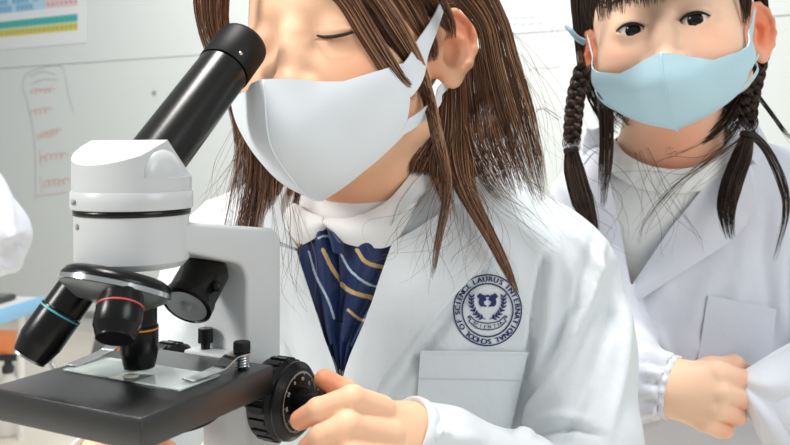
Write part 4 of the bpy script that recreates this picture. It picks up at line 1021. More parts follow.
# ---- lashes of the closed eye, brows
hs = Surf(*sdf_mesh(hp[:], O1-0.13, O1+0.13, 0.0030))
mb = MB(); cl = cat_rom(np.array([q for q in lidw]), 24)
ax = nrm(R1[:, 1])
V, F = tube(cl+ax*0.0012, 0.0008+0.0006*np.sin(np.linspace(0, np.pi, 24)), 8); mb.add(V, F)
for k in range(3, 24):
    a = cl[k]+ax*0.0015; o = (k-10)/14
    V, F = tube([a, a+s1*(ax*0.004+R1[:, 0]*0.0014*o-R1[:, 2]*0.0022), a+s1*(ax*0.0066+R1[:, 0]*0.003*o-R1[:, 2]*0.0032)], [0.0003, 0.0002, 0.00008], 5); mb.add(V, F)
mb.build('eyelash', m_lash, girl)
def brow(Ow, Rw, sw, sx, parent, hsurf, material, z=0.0275, x0=0.014, x1=0.048, seed=1):
    r = np.random.default_rng(seed); mb = MB()
    for k in range(110):
        t = r.uniform(0, 1); x = x0+(x1-x0)*t; zz = z+0.004*math.sin(t*2.2)-0.003*t*t+r.normal(0, 0.0014)*(1-0.5*t)
        a = np.array([x*sx, 0.14, zz]); w = loc2w(a, Ow, Rw, sw)[0]; d = -Rw[:, 1]
        h = hsurf.t.ray_cast(Vector(w), Vector(d))
        if h[0] is None: continue
        q = np.array(h[0]); dirv = Rw[:, 0]*sx*0.8+Rw[:, 2]*(0.5-0.8*t)
        V, F = tube([q-Rw[:, 1]*0.0004, q+Rw[:, 1]*0.0008+dirv*0.0022, q+Rw[:, 1]*0.0006+dirv*0.0045], [0.0003, 0.00025, 0.0001], 4); mb.add(V, F)
    return mb.build('eyebrow', material, parent)
brow(O1, R1, s1, 1, girl, hs, m_brow, 0.033)
# ---- hair
def scalp_cap(Ow, Rw, sw, line, material, parent, name='hair_base', grow=1.045, zmin=-0.06):
    n, m_ = 72, 48; th = np.linspace(0, 2*np.pi, n, endpoint=False); ph = np.linspace(0, np.pi, m_)
    V = np.array([[math.sin(p)*math.cos(t)*0.0735*grow, -0.010+math.sin(p)*math.sin(t)*0.0905*grow, 0.036+math.cos(p)*0.088*grow] for p in ph for t in th])
    F = np.array([(i*n+j, (i+1)*n+j, (i+1)*n+(j+1) % n, i*n+(j+1) % n) for i in range(m_-1) for j in range(n)])
    c = V[F].mean(1); F = F[line(c)]
    V2, F2 = keep_faces(V, F, np.ones(len(F), bool)); return loc2w(V2, Ow, Rw, sw), F2
def cap_line(c):
    hair = (c[:, 1] < 0.052-0.55*np.abs(c[:, 0])) | (c[:, 2] > 0.082-0.2*np.abs(c[:, 0]))
    ear = (c[:, 1] > -0.030) & (c[:, 2] < 0.020)
    return hair & ~ear & (c[:, 2] > -0.055)
cv, cf = scalp_cap(O1, R1, s1, cap_line, m_scalp, girl)
top = lambda x, y, z: (lambda q: (proj(q)[0], proj(q)[1], q[1]))(h2w(x, y, z))
locks = []
def on_head(surf, px, py, off):
    for dx in (0, 2, -2, 5, -5, 9, -9, 14, -14):
        h = surf.hit(px+dx, py)
        if h is not None: return h[1]-off
    return None
HS = hs
def L(pts, n, loose=0.12):
    q = []
    for a_, b_, y_, w_ in pts:
        if y_ < 0:
            y_ = on_head(HS, a_, b_, -y_) or (q[-1][2] if q else 0.62)
        q.append((a_, b_, y_, w_))
    locks.append((q, n, loose))
# her right side (left of the picture): curtain beside the face, then the length falling behind the mask
L([(262, -120, 0.66, 14), (222, -60, 0.63, 16), (208, -10, 0.625, 14), (208, 20, 0.63, 12), (216, 50, 0.65, 10), (228, 80, 0.66, 8)], 200, 0.1)
L([(262, -120, 0.67, 14), (230, -50, 0.66, 12), (218, 0, 0.66, 11), (222, 45, 0.67, 10), (240, 100, 0.70, 12), (252, 150, 0.70, 15), (248, 200, 0.695, 20), (240, 255, 0.69, 24)], 330, 0.12)
L([(250, 60, 0.70, 12), (264, 130, 0.705, 14), (268, 180, 0.70, 20), (262, 230, 0.695, 24), (256, 280, 0.69, 26)], 330, 0.14)
L([(262, 60, 0.70, 14), (284, 150, 0.70, 12), (294, 190, 0.70, 10), (300, 214, 0.70, 8)], 150, 0.14)
# her left side (right of the picture): from the parting over temple and cheek
L([(310, -60, -0.006, 12), (330, -20, -0.006, 12), (348, 0, -0.006, 11), (368, 34, -0.006, 10), (388, 66, -0.006, 9), (404, 86, -0.008, 7), (420, 96, -0.010, 5)], 190, 0.16)
L([(320, -60, -0.009, 14), (352, -20, -0.009, 14), (374, 0, -0.009, 14), (396, 34, -0.010, 14), (416, 66, -0.012, 9), (428, 96, -0.014, 6), (438, 140, 0.62, 6), (448, 190, 0.63, 5), (438, 240, 0.62, 3.5), (432, 280, 0.61, 2)], 190, 0.12)
L([(340, -60, -0.004, 16), (380, -24, -0.004, 16), (402, 0, -0.004, 16), (418, 26, -0.003, 12), (430, 48, -0.002, 8), (433, 62, -0.002, 4)], 300, 0.1)
L([(360, -60, -0.006, 18), (405, -30, -0.006, 18), (430, -8, -0.005, 15), (450, 2, -0.004, 8), (468, 2, -0.006, 6), (486, 12, 0.68, 6)], 320, 0.08)
L([(380, -60, -0.004, 20), (412, -20, -0.004, 20), (432, 6, -0.004, 16), (446, 24, -0.004, 9), (450, 40, -0.004, 6)], 260, 0.1)
L([(420, -60, 0.62, 20), (462, -20, 0.625, 22), (490, 20, 0.645, 16), (500, 60, 0.66, 18), (514, 110, 0.675, 20), (530, 160, 0.685, 14), (542, 206, 0.69, 7)], 300, 0.10)
L([(474, 50, 0.705, 12), (480, 100, 0.70, 20), (486, 140, 0.675, 24), (500, 172, 0.68, 22), (514, 200, 0.685, 14)], 240, 0.14)
L([(456, 70, 0.70, 12), (456, 115, 0.69, 18), (458, 160, 0.675, 16), (468, 195, 0.66, 9), (490, 236, 0.65, 6), (506, 268, 0.645, 4.5), (517, 294, 0.645, 2)], 300, 0.1)
L([(448, 92, 0.69, 6), (446, 130, 0.68, 10), (440, 165, 0.67, 11), (444, 188, 0.66, 9), (450, 215, 0.655, 5)], 150, 0.2)
L([(444, 96, 0.69, 8), (436, 140, 0.685, 12), (424, 165, 0.675, 14), (418, 180, 0.68, 10)], 190, 0.15)
L([(480, 120, 0.67, 20), (500, 180, 0.665, 24), (530, 210, 0.66, 20), (570, 245, 0.655, 18)], 26, 0.5)
L([(455, 180, 0.65, 16), (470, 230, 0.645, 30), (450, 290, 0.64, 44)], 34, 0.6)
L([(440, 180, 0.65, 10), (420, 230, 0.645, 20), (392, 280, 0.64, 40)], 16, 0.7)
L([(490, 20, 0.65, 6), (520, 60, 0.66, 16), (548, 120, 0.67, 20), (560, 190, 0.68, 20)], 14, 0.8)
L([(240, 130, 0.69, 8), (222, 180, 0.685, 14), (206, 225, 0.68, 18)], 10, 0.8)
L([(280, 180, 0.68, 10), (290, 260, 0.665, 16), (290, 320, 0.66, 20)], 16, 0.7)
locks = [(p_, int(n_*1.45) if n_ > 60 else n_, l_) for p_, n_, l_ in locks]
hv, hf = strands([q for q in locks if q[1] > 40], 11, 20, 0.00027); wv_, wf_ = strands([q for q in locks if q[1] <= 40], 12, 24, 0.00017)
hf = np.vstack([hf, wf_+len(hv)]); hv = np.vstack([hv, wv_])
mb_v = np.vstack([cv, hv]); F_all = np.vstack([cf, hf+len(cv)]); mi = np.r_[np.zeros(len(cf), int), np.ones(len(hf), int)]
hair = mesh_obj('hair', mb_v, F_all, [m_scalp, m_hair], girl, mi); hair['label'] = 'long loose brown hair tucked behind the ear'
# ================================================================== the girl behind, facing the camera
O2 = np.array([0.286, 0.850, 0.111]); R2 = head_frame(23.5, -3.5, 7); s2 = 1.045
g2w = lambda x, y, z: loc2w((x, y, z), O2, R2, s2)[0]
MP2 = mask_prims(1.42)
hp2 = xf(head_prims(1.42, 0.0272), O2, R2, s2)
def slit(cx, cz, w, h, tilt):
    Rr = (w*w+h*h)/(2*h); c, s_ = math.cos(tilt), math.sin(tilt)
    def f(p):
        x = (p[:, 0]-cx)*c+(p[:, 2]-cz)*s_; z = -(p[:, 0]-cx)*s_+(p[:, 2]-cz)*c
        d1 = np.hypot(x, z+(Rr-h))-Rr; d2 = np.hypot(x, z-(Rr-h))-Rr
        return np.maximum(np.maximum(d1, d2), np.abs(p[:, 1]-0.082)-0.015)
    return f
eyes = [(0.0275, 0.0070, 0.0128, 0.0047, 0.05), (-0.0275, 0.0070, 0.0128, 0.0047, -0.05)]
hp2 += xf([(slit(*e), 0.0015, 's') for e in eyes], O2, R2, s2)
for sx in (1, -1):
    cr = [g2w(sx*(a-0.0033), b, c) for a, b, c in [(0.019, 0.0800, 0.0140), (0.027, 0.0815, 0.0160), (0.036, 0.0800, 0.0155), (0.044, 0.0735, 0.0125)]]
    for a, b in zip(cr[:-1], cr[1:]): hp2.append((s_rc(a, b, 0.0009, 0.0009), 0.003, 's'))
torso2 = [(s_ell(P(690, 365, 0.935), (0.140, 0.078, 0.21)), 0.02, 'u'),
          (s_rc(P(600, 212, 0.935), P(800, 204, 0.925), 0.036, 0.036), 0.05, 'u'),
          (s_rc(P(672, 160, 0.905), P(604, 208, 0.935), 0.038, 0.034), 0.05, 'u'), (s_rc(P(672, 160, 0.905), P(798, 200, 0.925), 0.038, 0.034), 0.05, 'u'),
          (s_rc(P(668, 85, 0.885), P(672, 165, 0.91), 0.041, 0.045), 0.03, 'u')]
arm2R = chain([(592, 214, 0.935, 0.036), (598, 330, 0.89, 0.031), (606, 392, 0.86, 0.030), (646, 386, 0.808, 0.025), (672, 387, 0.788, 0.0255)], 0.01)
arm2L = chain([(812, 208, 0.925, 0.036), (846, 400, 0.85, 0.031), (800, 410, 0.80, 0.023), (772, 402, 0.785, 0.019)], 0.01)
h2 = [(s_rc(P(672, 384, 0.785), P(716, 374, 0.768), 0.0235, 0.0120), 0.008, 'u'), (s_rc(P(672, 387, 0.785), P(718, 391, 0.764), 0.0235, 0.0125), 0.008, 'u'),
      (s_rc(P(672, 390, 0.786), P(713, 407, 0.766), 0.0235, 0.0120), 0.008, 'u'), (s_rc(P(674, 394, 0.788), P(703, 420, 0.772), 0.0205, 0.0110), 0.008, 'u')]
h2 += finger([(717, 373, 0.767, 0.0118), (742, 379, 0.776, 0.0092), (738, 383, 0.792, 0.0080), (726, 383, 0.797, 0.0072)], 0.0016)
h2 += finger([(719, 391, 0.763, 0.0122), (743, 398, 0.774, 0.0094), (737, 401, 0.790, 0.0080), (724, 399, 0.795, 0.0072)], 0.0016)
h2 += finger([(714, 407, 0.765, 0.0116), (736, 415, 0.776, 0.0090), (730, 417, 0.791, 0.0078), (718, 414, 0.796, 0.0070)], 0.0016)
h2 += finger([(704, 421, 0.771, 0.0106), (724, 429, 0.780, 0.0084), (719, 430, 0.793, 0.0072), (709, 427, 0.798, 0.0066)], 0.0016)
h2 += [(s_rc(P(676, 382, 0.795), P(712, 368, 0.789), 0.0140, 0.0110), 0.008, 'u')]+finger([(712, 368, 0.789, 0.0108), (734, 365, 0.792, 0.0090), (749, 373, 0.794, 0.0078)], 0.003)
V, F = sdf_mesh(hp2+torso2+arm2R+arm2L+h2, (0.10, 0.70, -0.34), (0.60, 1.06, 0.26), 0.0016)
V = relax(V, F, 1, 0.35)
girl2 = mesh_obj('person', V, F, m_skin2)
tag(girl2, 'girl with dark braids and a pale blue mask standing behind', 'person')
blush_shade_attr(girl2, V, [(g2w(0.084, -0.012, 0.004), 0.036, 1.0), (g2w(-0.084, -0.012, 0.004), 0.036, 1.0), (g2w(0.04, 0.066, -0.02), 0.020, 0.35), (g2w(-0.04, 0.066, -0.02), 0.020, 0.35),
           (P(740, 376, 0.776), 0.012, 0.5), (P(740, 400, 0.774), 0.014, 0.5), (P(730, 420, 0.776), 0.016, 0.5), (g2w(0, 0.03, -0.125), 0.06, 0.7)])  # final neck spot is the chin's shade put into the skin colour
# eyes
for k, (cx, cz, w, h, tl) in enumerate(eyes):
    c = np.array([cx, 0.0660, cz]); r = 0.0126
    cw = g2w(*c); gz = nrm(-cw+np.array([0.03, 0, 0.05])); x, y, a = frame(gz, R2[:, 2])
    n, m_ = 40, 40; V = []; mi = []
    ang = np.r_[np.linspace(0, 0.26, 6), np.linspace(0.30, 0.58, 9), np.linspace(0.62, np.pi, 24)]
    for p in ang:
        flat = 1.0 - 0.0*p
        for t in np.linspace(0, 2*np.pi, n, endpoint=False): V.append(cw+s2*r*(a*math.cos(p)+math.sin(p)*(math.cos(t)*x+math.sin(t)*y)))
    F = []
    for i in range(len(ang)-1):
        for j in range(n):
            F.append((i*n+j, (i+1)*n+j, (i+1)*n+(j+1) % n, i*n+(j+1) % n)); pm_ = 0.5*(ang[i]+ang[i+1]); mi.append(2 if pm_ < 0.28 else 1 if pm_ < 0.60 else 0)
    mesh_obj('eye', V, F, [m_sclera, m_iris, m_pupil], girl2, mi)
    mb = MB(); Rr = (w*w+h*h)/(2*h)
    up = []
    for t in np.linspace(-1, 1, 22):
        xx = w*1.04*t; zz = math.sqrt(max(Rr*Rr-xx*xx, 0))-(Rr-h); c_, s_ = math.cos(tl), math.sin(tl)
        lx, lz = cx+xx*c_-zz*s_, cz+xx*s_+zz*c_
        q = (lx-cx)/0.0165; qz = (lz-0.0085)/0.0125
        ly = 0.0655+0.0135*math.sqrt(max(0.03, 1-q*q*0.75-qz*qz))
        up.append(g2w(lx, ly+0.0006, lz+0.0002))
    up = np.array(up); V, F = tube(up, 0.0006+0.0012*np.sin(np.linspace(0.15, np.pi-0.1, 22)), 8); mb.add(V, F)
    for i in range(1, 22):
        o = (i-10.5)/11
        V, F = tube([up[i], up[i]+s2*(R2[:, 1]*0.003+R2[:, 0]*0.0012*o+R2[:, 2]*0.0006), up[i]+s2*(R2[:, 1]*0.0052+R2[:, 0]*0.0026*o+R2[:, 2]*0.0022)], [0.0003, 0.00022, 0.0001], 5); mb.add(V, F)
    mb.build('eyelash', m_lash, girl2)

# ---- lab coat
coat2 = [(s_ell(P(690, 365, 0.935), (0.152, 0.088, 0.222)), 0.02, 'u'),
         (s_rc(P(600, 210, 0.935), P(800, 202, 0.925), 0.046, 0.046), 0.05, 'u'),
         (s_rc(P(672, 164, 0.908), P(604, 206, 0.935), 0.047, 0.043), 0.05, 'u'), (s_rc(P(672, 164, 0.908), P(798, 198, 0.925), 0.047, 0.043), 0.05, 'u')]
sl2R = chain([(590, 212, 0.935, 0.050), (596, 320, 0.885, 0.050), (604, 360, 0.858, 0.053), (613, 376, 0.826, 0.053)], 0.004)+chain([(613, 376, 0.826, 0.0525), (642, 382, 0.806, 0.0370), (660, 386, 0.793, 0.0300), (674, 387, 0.786, 0.0285)], 0.006)
sl2L = chain([(814, 208, 0.925, 0.050), (846, 390, 0.85, 0.052), (820, 408, 0.81, 0.046), (788, 404, 0.795, 0.036), (772, 400, 0.79, 0.028)], 0.014)
V, F = sdf_mesh(coat2+sl2R+sl2L, (0.08, 0.68, -0.34), (0.62, 1.08, 0.06), 0.0032); V = relax(V, F, 2); V = wrinkle(V, F, 0.0010, 0.08, 9)
gath = [([(668, y), (656, y+(y-386)*0.25), (640, y+(y-386)*0.5)], 0.0026 if i % 2 else -0.0030, 2.6) for i, y in enumerate((356, 363, 370, 377, 384, 391, 398, 405, 412))]
V = folds(V, F, gath+[([(690, 250), (660, 290), (640, 330)], 0.003, 12), ([(720, 260), (690, 330), (680, 400)], 0.004, 14), ([(745, 240), (735, 300), (700, 360)], 0.003, 12),
    ([(768, 205), (764, 260), (770, 300), (764, 345)], -0.002, 7), ([(640, 330), (652, 350), (650, 392)], 0.003, 8), ([(660, 330), (664, 345), (668, 356)], 0.002, 4),
    ([(560, 180), (580, 210), (590, 260)], 0.003, 8), ([(600, 230), (616, 270), (626, 320)], -0.004, 8), ([(782, 230), (778, 290), (786, 340)], 0.004, 8), ([(690, 345), (720, 350), (750, 345)], 0.003, 10)])
Vt, Ft = sdf_mesh(coat2, (0.10, 0.72, -0.30), (0.56, 1.08, 0.06), 0.004); c2t = Surf(relax(Vt, Ft, 2), Ft)
c2surf = Surf(V, F); Fc = V[F].mean(1); pc = proj(Fc); Nf = np.cross(V[F[:, 1]]-V[F[:, 0]], V[F[:, 2]]-V[F[:, 0]]); front = (Nf*Fc).sum(1) < 0
VN2 = [(606, 120), (608, 160), (612, 190), (622, 235), (631, 288), (668, 226), (700, 186), (724, 150), (726, 110), (670, 80)]
nk = np.linalg.norm((Fc-P(672, 172, 0.905))*np.array([1, 1, 0.8]), axis=1) < 0.060
d2 = nrm(P(672, 387, 0.788)-P(646, 379, 0.803)); cuff = ((Fc-P(669, 386.5, 0.789))@d2 > 0) & (np.linalg.norm(Fc-P(674, 387, 0.787), axis=1) < 0.045)
def cuff_band(c, ax, r, parent, material, ruff=0.0, w=0.004):
    x, y, a = frame(ax); t = np.linspace(0, 2*np.pi, 120, endpoint=False); prof_ = [(-0.4, -w*1.3), (0.0, -w), (0.0010, 0), (0.0006, w), (-0.0012, w*1.15), (-0.004, w*0.6)]
    V = np.concatenate([np.asarray(c)+a*h+(r+q+ruff*np.sin(t*17)*(0.4 if i == 2 else 1.0))[:, None]*(np.cos(t)[:, None]*x+np.sin(t)[:, None]*y) for i, (q, h) in enumerate([(p if p > -0.3 else -0.002, h) for p, h in prof_])])
    n = 120; F = np.array([(i*n+j, i*n+(j+1) % n, (i+1)*n+(j+1) % n, (i+1)*n+j) for i in range(len(prof_)-1) for j in range(n)])
    return mesh_obj('cuff', V, F, material, parent)
V2, F2 = keep_faces(V, F, ~((inpoly(pc, VN2) & front) | nk | cuff))
V2 = smooth_rim(V2, F2)
coatb = mesh_obj('lab_coat', V2, F2, m_coat2, girl2)
md = coatb.modifiers.new('thickness', 'SOLIDIFY'); md.thickness = 0.0014; md.offset = -1
patch('lapel', [(612, 150), (611, 185), (621, 232), (631, 290)], [(588, 165), (574, 196), (590, 240), (624, 296)], coatb, m_coat2, c2t, 0.0025, 0.0018, 30, 12, lambda u, v: 0.004*np.sin(np.pi*v)+0.003*(1-v)**3)
patch('lapel', [(724, 146), (700, 186), (668, 226), (631, 290)], [(748, 168), (756, 205), (724, 243), (633, 305)], coatb, m_coat2, c2t, 0.0040, 0.0018, 34, 14, lambda u, v: 0.005*np.sin(np.pi*v)+0.003*(1-v)**3+0.004*v*(u > 0.3))
patch('collar', [(612, 150), (606, 135), (604, 120)], [(586, 168), (580, 150), (588, 128)], coatb, m_coat2, c2surf, 0.004, 0.002, 14, 8, lambda u, v: 0.004*np.sin(np.pi*v))
patch('collar', [(724, 146), (734, 130), (738, 115)], [(752, 166), (766, 148), (758, 120)], coatb, m_coat2, c2surf, 0.004, 0.002, 14, 8, lambda u, v: 0.004*np.sin(np.pi*v))
patch('pocket', [(706, 295), (772, 309)], [(694, 372), (764, 388)], coatb, m_coat2, c2t, 0.0055, 0.0015, 20, 18)
cuff_band(P(668.5, 386.5, 0.7892)+d2*0.001, d2, 0.0296, coatb, m_coat2, 0.0012, 0.004)
cuff_band(P(412, 434.5, 0.5545)+dL*0.001, dL, 0.0240, coat, m_coat, 0.0, 0.005)
cuff_band(P(99, 468, 0.615)+dR*0.001, dR, 0.0262, coat, m_coat, 0.0, 0.005)
# edge of the coat front pulled up in her fist
nu, nv = 26, 22; A = cat_rom(np.array([P(738, 374, 0.778), P(752, 366, 0.772), P(775, 352, 0.775), P(815, 330, 0.80)]), nu); B = cat_rom(np.array([P(738, 382, 0.776), P(748, 408, 0.768), (P(762, 440, 0.772)), P(780, 480, 0.79)]), nu)
t = np.linspace(0, 1, nv)[None, :, None]; Gd = A[:, None]*(1-t)+B[:, None]*t
u_ = np.linspace(0, 1, nu)[:, None]; v_ = np.linspace(0, 1, nv)[None]
Gd[..., 1] += (0.006*np.sin(v_*13+0.6)*u_**0.7-0.02*np.sin(np.pi*v_)*u_)
V, F, _ = sheet(Gd, 0.0016, it=0); mesh_obj('coat_front_edge', V, F, m_coat2, coatb)

# ---- shirt
sh2 = [(s_ell(P(690, 365, 0.935), (0.145, 0.083, 0.215)), 0.02, 'u'), (s_rc(P(604, 210, 0.935), P(790, 204, 0.925), 0.0405, 0.0405), 0.05, 'u'), (s_rc(P(672, 164, 0.907), P(606, 207, 0.935), 0.0425, 0.0385), 0.05, 'u'),
       (s_rc(P(672, 166, 0.906), P(630, 200, 0.93), 0.043, 0.038), 0.05, 'u'), (s_rc(P(672, 166, 0.906), P(740, 196, 0.922), 0.043, 0.038), 0.05, 'u'), (s_rc(P(673, 206, 0.922), P(676, 240, 0.940), 0.050, 0.056), 0.03, 'u')]
V, F = sdf_mesh(sh2, (0.14, 0.75, -0.2), (0.50, 1.05, 0.04), 0.0034); V = relax(V, F, 2); s2surf = Surf(V, F)
Fc = V[F].mean(1); Nf = np.cross(V[F[:, 1]]-V[F[:, 0]], V[F[:, 2]]-V[F[:, 0]])
neckline = inpoly(proj(Fc), [(604, 100), (613, 136), (624, 153), (645, 165), (672, 170), (702, 165), (722, 149), (734, 128), (740, 100)]) & ((Nf*Fc).sum(1) < 0)
V2, F2 = keep_faces(V, F, (Fc[:, 2] > -0.195) & ~neckline); V2 = smooth_rim(V2, F2, 8)
shirt2 = mesh_obj('shirt', V2, F2, m_shirt, girl2)
patch('collar', [(612, 134), (624, 152), (645, 164), (672, 169), (702, 164), (722, 148), (730, 128)], [(600, 150), (612, 172), (636, 186), (668, 192), (702, 188), (730, 168), (742, 140)], shirt2, m_shirt, s2surf, 0.003, 0.0018, 60, 10, lambda u, v: 0.003*np.sin(np.pi*v)+0.0012*v*np.sin(u*70), straight=False)

# ---- mask
mk2, _ = build_mask('face_mask', O2, R2, s2, m_maskb, girl2, m_maskb, (12.5, 11, 9.5, 14), 20, -14, 63, MP2)
mk2['label'] = 'pale blue cloth mask with a centre seam'
for sx in (1, -1):
    loop((56, 18), (62.5, 4), (0.0790, 0.004, 0.0200), sx, O2, R2, s2, m_maskb, mk2, MP2, 0.0014)
    loop((62.5, -5), (58, -14.5), (0.0770, -0.004, -0.0240), sx, O2, R2, s2, m_maskb, mk2, MP2, 0.0014)
hs2 = Surf(*sdf_mesh(hp2[:], O2-0.13, O2+0.13, 0.0030))
brow(O2, R2, s2, 1, girl2, hs2, m_brow, 0.0345, seed=5); brow(O2, R2, s2, -1, girl2, hs2, m_brow, 0.0345, seed=6)

# ---- hair with two braids
def cap2(c):
    hair = (c[:, 1] < 0.046-0.45*np.abs(c[:, 0])) | (c[:, 2] > 0.072-0.1*np.abs(c[:, 0]))
    ear = (c[:, 1] > -0.030) & (c[:, 2] < 0.024)
    return hair & ~ear & (c[:, 2] > -0.060)
cv, cf = scalp_cap(O2, R2, s2, cap2, m_scalp2, girl2)
locks = []
# fringe
for x, x2, ye, n in ((594, 596, 10, 120), (600, 601, 23, 170), (606, 608, 21, 170), (613, 614, 14, 160), (621, 622, 16, 150), (629, 630, 9, 150), (637, 638, 8, 150), (645, 647, 9, 140), (653, 655, 6, 130), (662, 664, 3, 120), (674, 677, -1, 110), (688, 692, -5, 110), (702, 708, -10, 110)):
    L([(x*0.55+655*0.45, -95, 0.80, 12), (x*0.8+655*0.2, -55, 0.764, 9), (x, -20, 0.752, 7), (x2, ye, 0.750, 2.8)], n, 0.14)
# sides down to behind the ears
L([(640, -110, 0.83, 20), (604, -60, 0.815, 14), (592, -20, 0.815, 9), (589, 8, 0.825, 6), (590, 28, 0.84, 3)], 240, 0.1)
L([(635, -110, 0.86, 20), (592, -60, 0.86, 16), (581, -10, 0.875, 10), (581, 22, 0.90, 8), (584, 50, 0.915, 8), (586, 70, 0.905, 8), (584, 82, 0.885, 7)], 260, 0.1)
L([(690, -120, 0.80, 20), (732, -70, 0.775, 13), (743, -25, 0.775, 8), (746, 4, 0.782, 5), (745, 26, 0.79, 2.5)], 220, 0.12)
L([(700, -120, 0.82, 24), (748, -60, 0.815, 14), (758, -15, 0.83, 7), (762, 8, 0.85, 6), (764, 40, 0.862, 6), (762, 60, 0.858, 8)], 240, 0.1)
# behind the neck
L([(588, 66, 0.89, 10), (600, 92, 0.885, 14), (614, 112, 0.88, 16), (628, 128, 0.875, 12)], 190, 0.15)
L([(604, 90, 0.87, 8), (606, 120, 0.85, 7), (606, 160, 0.845, 6), (602, 208, 0.845, 3)], 110, 0.15)
L([(752, 66, 0.86, 10), (738, 96, 0.865, 14), (722, 124, 0.865, 16), (704, 140, 0.862, 14)], 220, 0.15)
L([(742, 84, 0.855, 8), (720, 120, 0.85, 9), (690, 142, 0.85, 8), (664, 152, 0.852, 6)], 110, 0.25)
def braid(path, amp, w, turns, n):
    p = cat_rom(np.array(path, float), 60); t = np.linspace(0, 1, 60)
    for k in range(3):
        ph = 2*np.pi*(turns*t+k/3)
        d = np.gradient(p[:, :2], axis=0); d /= np.linalg.norm(d, axis=1)[:, None]; nn = np.stack([-d[:, 1], d[:, 0]], 1)
        q = [(p[i, 0]+nn[i, 0]*amp*math.sin(ph[i]), p[i, 1]+nn[i, 1]*amp*math.sin(ph[i]), p[i, 2]+0.006*math.sin(2*ph[i]), w) for i in range(60)]
        blocks.append((q, n))
blocks = []
braid([(584, 66, 0.872), (576, 96, 0.856), (573, 124, 0.845), (571, 150, 0.84)], 5.0, 4.6, 3.2, 130)
braid([(762, 44, 0.838), (756, 74, 0.832), (749, 104, 0.83), (748, 136, 0.832)], 5.0, 4.6, 3.2, 130)
L([(571, 148, 0.84, 6), (574, 170, 0.838, 10), (582, 200, 0.836, 11), (590, 222, 0.836, 7), (596, 240, 0.836, 3)], 260, 0.14)
L([(748, 134, 0.832, 6), (742, 156, 0.83, 9), (731, 186, 0.828, 10), (726, 212, 0.826, 8), (730, 240, 0.826, 4)], 260, 0.16)
L([(750, 132, 0.832, 4), (768, 152, 0.83, 4), (783, 185, 0.828, 4), (786, 215, 0.826, 3), (774, 262, 0.826, 1.5)], 60, 0.3)
L([(758, 96, 0.84, 2), (776, 120, 0.838, 2), (796, 146, 0.836, 2)], 26, 0.3)
main_locks = locks; locks = []
L([(746, 136, 0.83, 3), (712, 160, 0.826, 4), (676, 188, 0.822, 4), (648, 222, 0.82, 4), (638, 248, 0.82, 3)], 16, 0.8)
L([(744, 138, 0.83, 6), (705, 168, 0.824, 12), (668, 190, 0.82, 20), (636, 236, 0.82, 30)], 8, 0.9)
L([(640, 150, 0.84, 8), (655, 190, 0.83, 14), (680, 230, 0.826, 18), (690, 260, 0.826, 20)], 6, 0.9)
L([(575, 150, 0.84, 10), (600, 180, 0.836, 20), (622, 220, 0.834, 24), (630, 260, 0.834, 20)], 6, 0.9)
L([(560, 120, 0.84, 4), (540, 110, 0.83, 6), (524, 130, 0.83, 6)], 4, 0.6)
wv, wf = strands(locks, 23, 24, 0.00022)
locks = main_locks
hv, hf = strands(locks, 21, 20, 0.00038); bv, bf = strands([(q, n, 0.05) for q, n in blocks], 22, 60, 0.0005)
hair2 = mesh_obj('hair', np.vstack([cv, hv, wv]), np.vstack([cf, hf+len(cv), wf+len(cv)+len(hv)]), [m_scalp2, m_hair2], girl2, np.r_[np.zeros(len(cf), int), np.ones(len(hf)+len(wf), int)])
hair2['label'] = 'dark hair with a fringe, two braids and loose ends'
half = len(bv)//2; hq = len(bf)//2
mesh_obj('braid', bv[:half], bf[:hq], m_hair2, hair2); mesh_obj('braid', bv[half:], bf[hq:]-half, m_hair2, hair2)
for c0, ax_ in ((P(571, 150, 0.84), P(574, 165, 0.838)-P(571, 150, 0.84)), (P(748, 135, 0.832), P(744, 150, 0.83)-P(748, 135, 0.832))):
    V, F = lathe([(0.0062, -0.003), (0.0078, -0.002), (0.0080, 0.002), (0.0062, 0.003)], c0, ax_, 20); mesh_obj('hair_tie', V, F, m_scalp2, hair2)
V, F = tube(cat_rom(np.array([P(566, 26, 0.86), P(571, 31, 0.855), P(577, 38, 0.855), P(584, 42, 0.86)]), 16), np.linspace(0.0024, 0.0036, 16), 8); mesh_obj('hair_pin', V, F, m_bluetie, hair2)

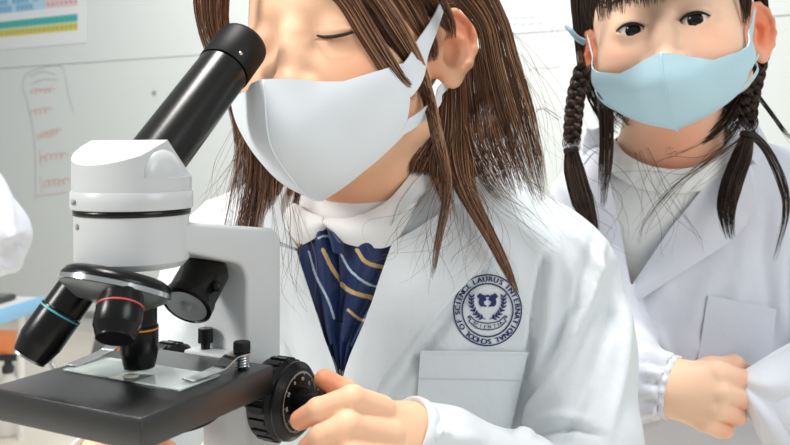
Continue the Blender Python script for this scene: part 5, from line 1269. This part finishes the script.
# ================================================================== someone in a lab coat at the left edge
O3 = np.array([-1.02, 1.62, 0.30]); R3 = head_frame(-30, 10, 0)
t3 = [(s_rc(O3+[0, 0.02, -0.06], O3+[0, 0.04, -0.17], 0.045, 0.05), 0.02, 'u'), (s_ell(O3+[0, 0.05, -0.50], (0.14, 0.085, 0.24)), 0.02, 'u'), (s_rc(O3+[-0.13, 0.05, -0.24], O3+[0.12, 0.02, -0.24], 0.045, 0.045), 0.05, 'u')]
armx = chain([(-72, 145, 1.52, 0.045), (-14, 238, 1.46, 0.040), (-80, 262, 1.36, 0.028), (-110, 270, 1.32, 0.024)], 0.01)
h3 = [(s_rc(P(-110, 270, 1.32), P(-135, 276, 1.29), 0.022, 0.020), 0.01, 'u')]
for i, dy in enumerate((-8, -2, 4, 10)): h3 += finger([(-132, 276+dy, 1.29, 0.011), (-152, 282+dy, 1.27, 0.009), (-162, 292+dy, 1.27, 0.008)], 0.002)
V, F = sdf_mesh(xf(head_prims(), O3, R3, 1.1)+t3+armx+h3, (-1.3, 1.1, -0.36), (-0.6, 1.9, 0.5), 0.004)
p3 = mesh_obj('person', V, F, m_skin); tag(p3, 'person in a white coat at the far left edge, bent elbow showing', 'person')
blush_shade_attr(p3, V, [(O3, 0.001, 0)])
c3 = [(s_ell(O3+[0, 0.05, -0.50], (0.155, 0.098, 0.26)), 0.02, 'u'), (s_rc(O3+[-0.13, 0.05, -0.24], O3+[0.12, 0.02, -0.24], 0.058, 0.058), 0.05, 'u')]+chain([(-72, 145, 1.52, 0.062), (-34, 200, 1.49, 0.068), (-14, 236, 1.46, 0.072), (-60, 252, 1.39, 0.052), (-95, 266, 1.34, 0.036)], 0.02)
V, F = sdf_mesh(c3, (-1.3, 1.1, -0.42), (-0.55, 1.9, 0.18), 0.006); V = relax(V, F, 2); V = wrinkle(V, F, 0.0022, 0.12, 4)
V = folds(V, F, [([(-4, 176), (8, 210), (16, 250)], 0.008, 5), ([(4, 262), (14, 240), (26, 250)], -0.006, 5), ([(-10, 225), (6, 238), (22, 232)], 0.006, 5), ([(-4, 262), (10, 268), (24, 262)], 0.006, 4)])
Fc = V[F].mean(1); V2, F2 = keep_faces(V, F, np.linalg.norm(Fc-(O3+[0, 0.03, -0.18]), axis=1) > 0.06)
cb3 = mesh_obj('lab_coat', V2, F2, m_coat2, p3)
def cap3(c): return ((c[:, 1] < 0.05) | (c[:, 2] > 0.075)) & (c[:, 2] > -0.06) & ~((c[:, 1] > -0.03) & (c[:, 2] < 0.02))
cv, cf = scalp_cap(O3, R3, 1.1, cap3, m_scalp, p3, grow=1.09); mesh_obj('hair', cv, cf, m_scalp2, p3)
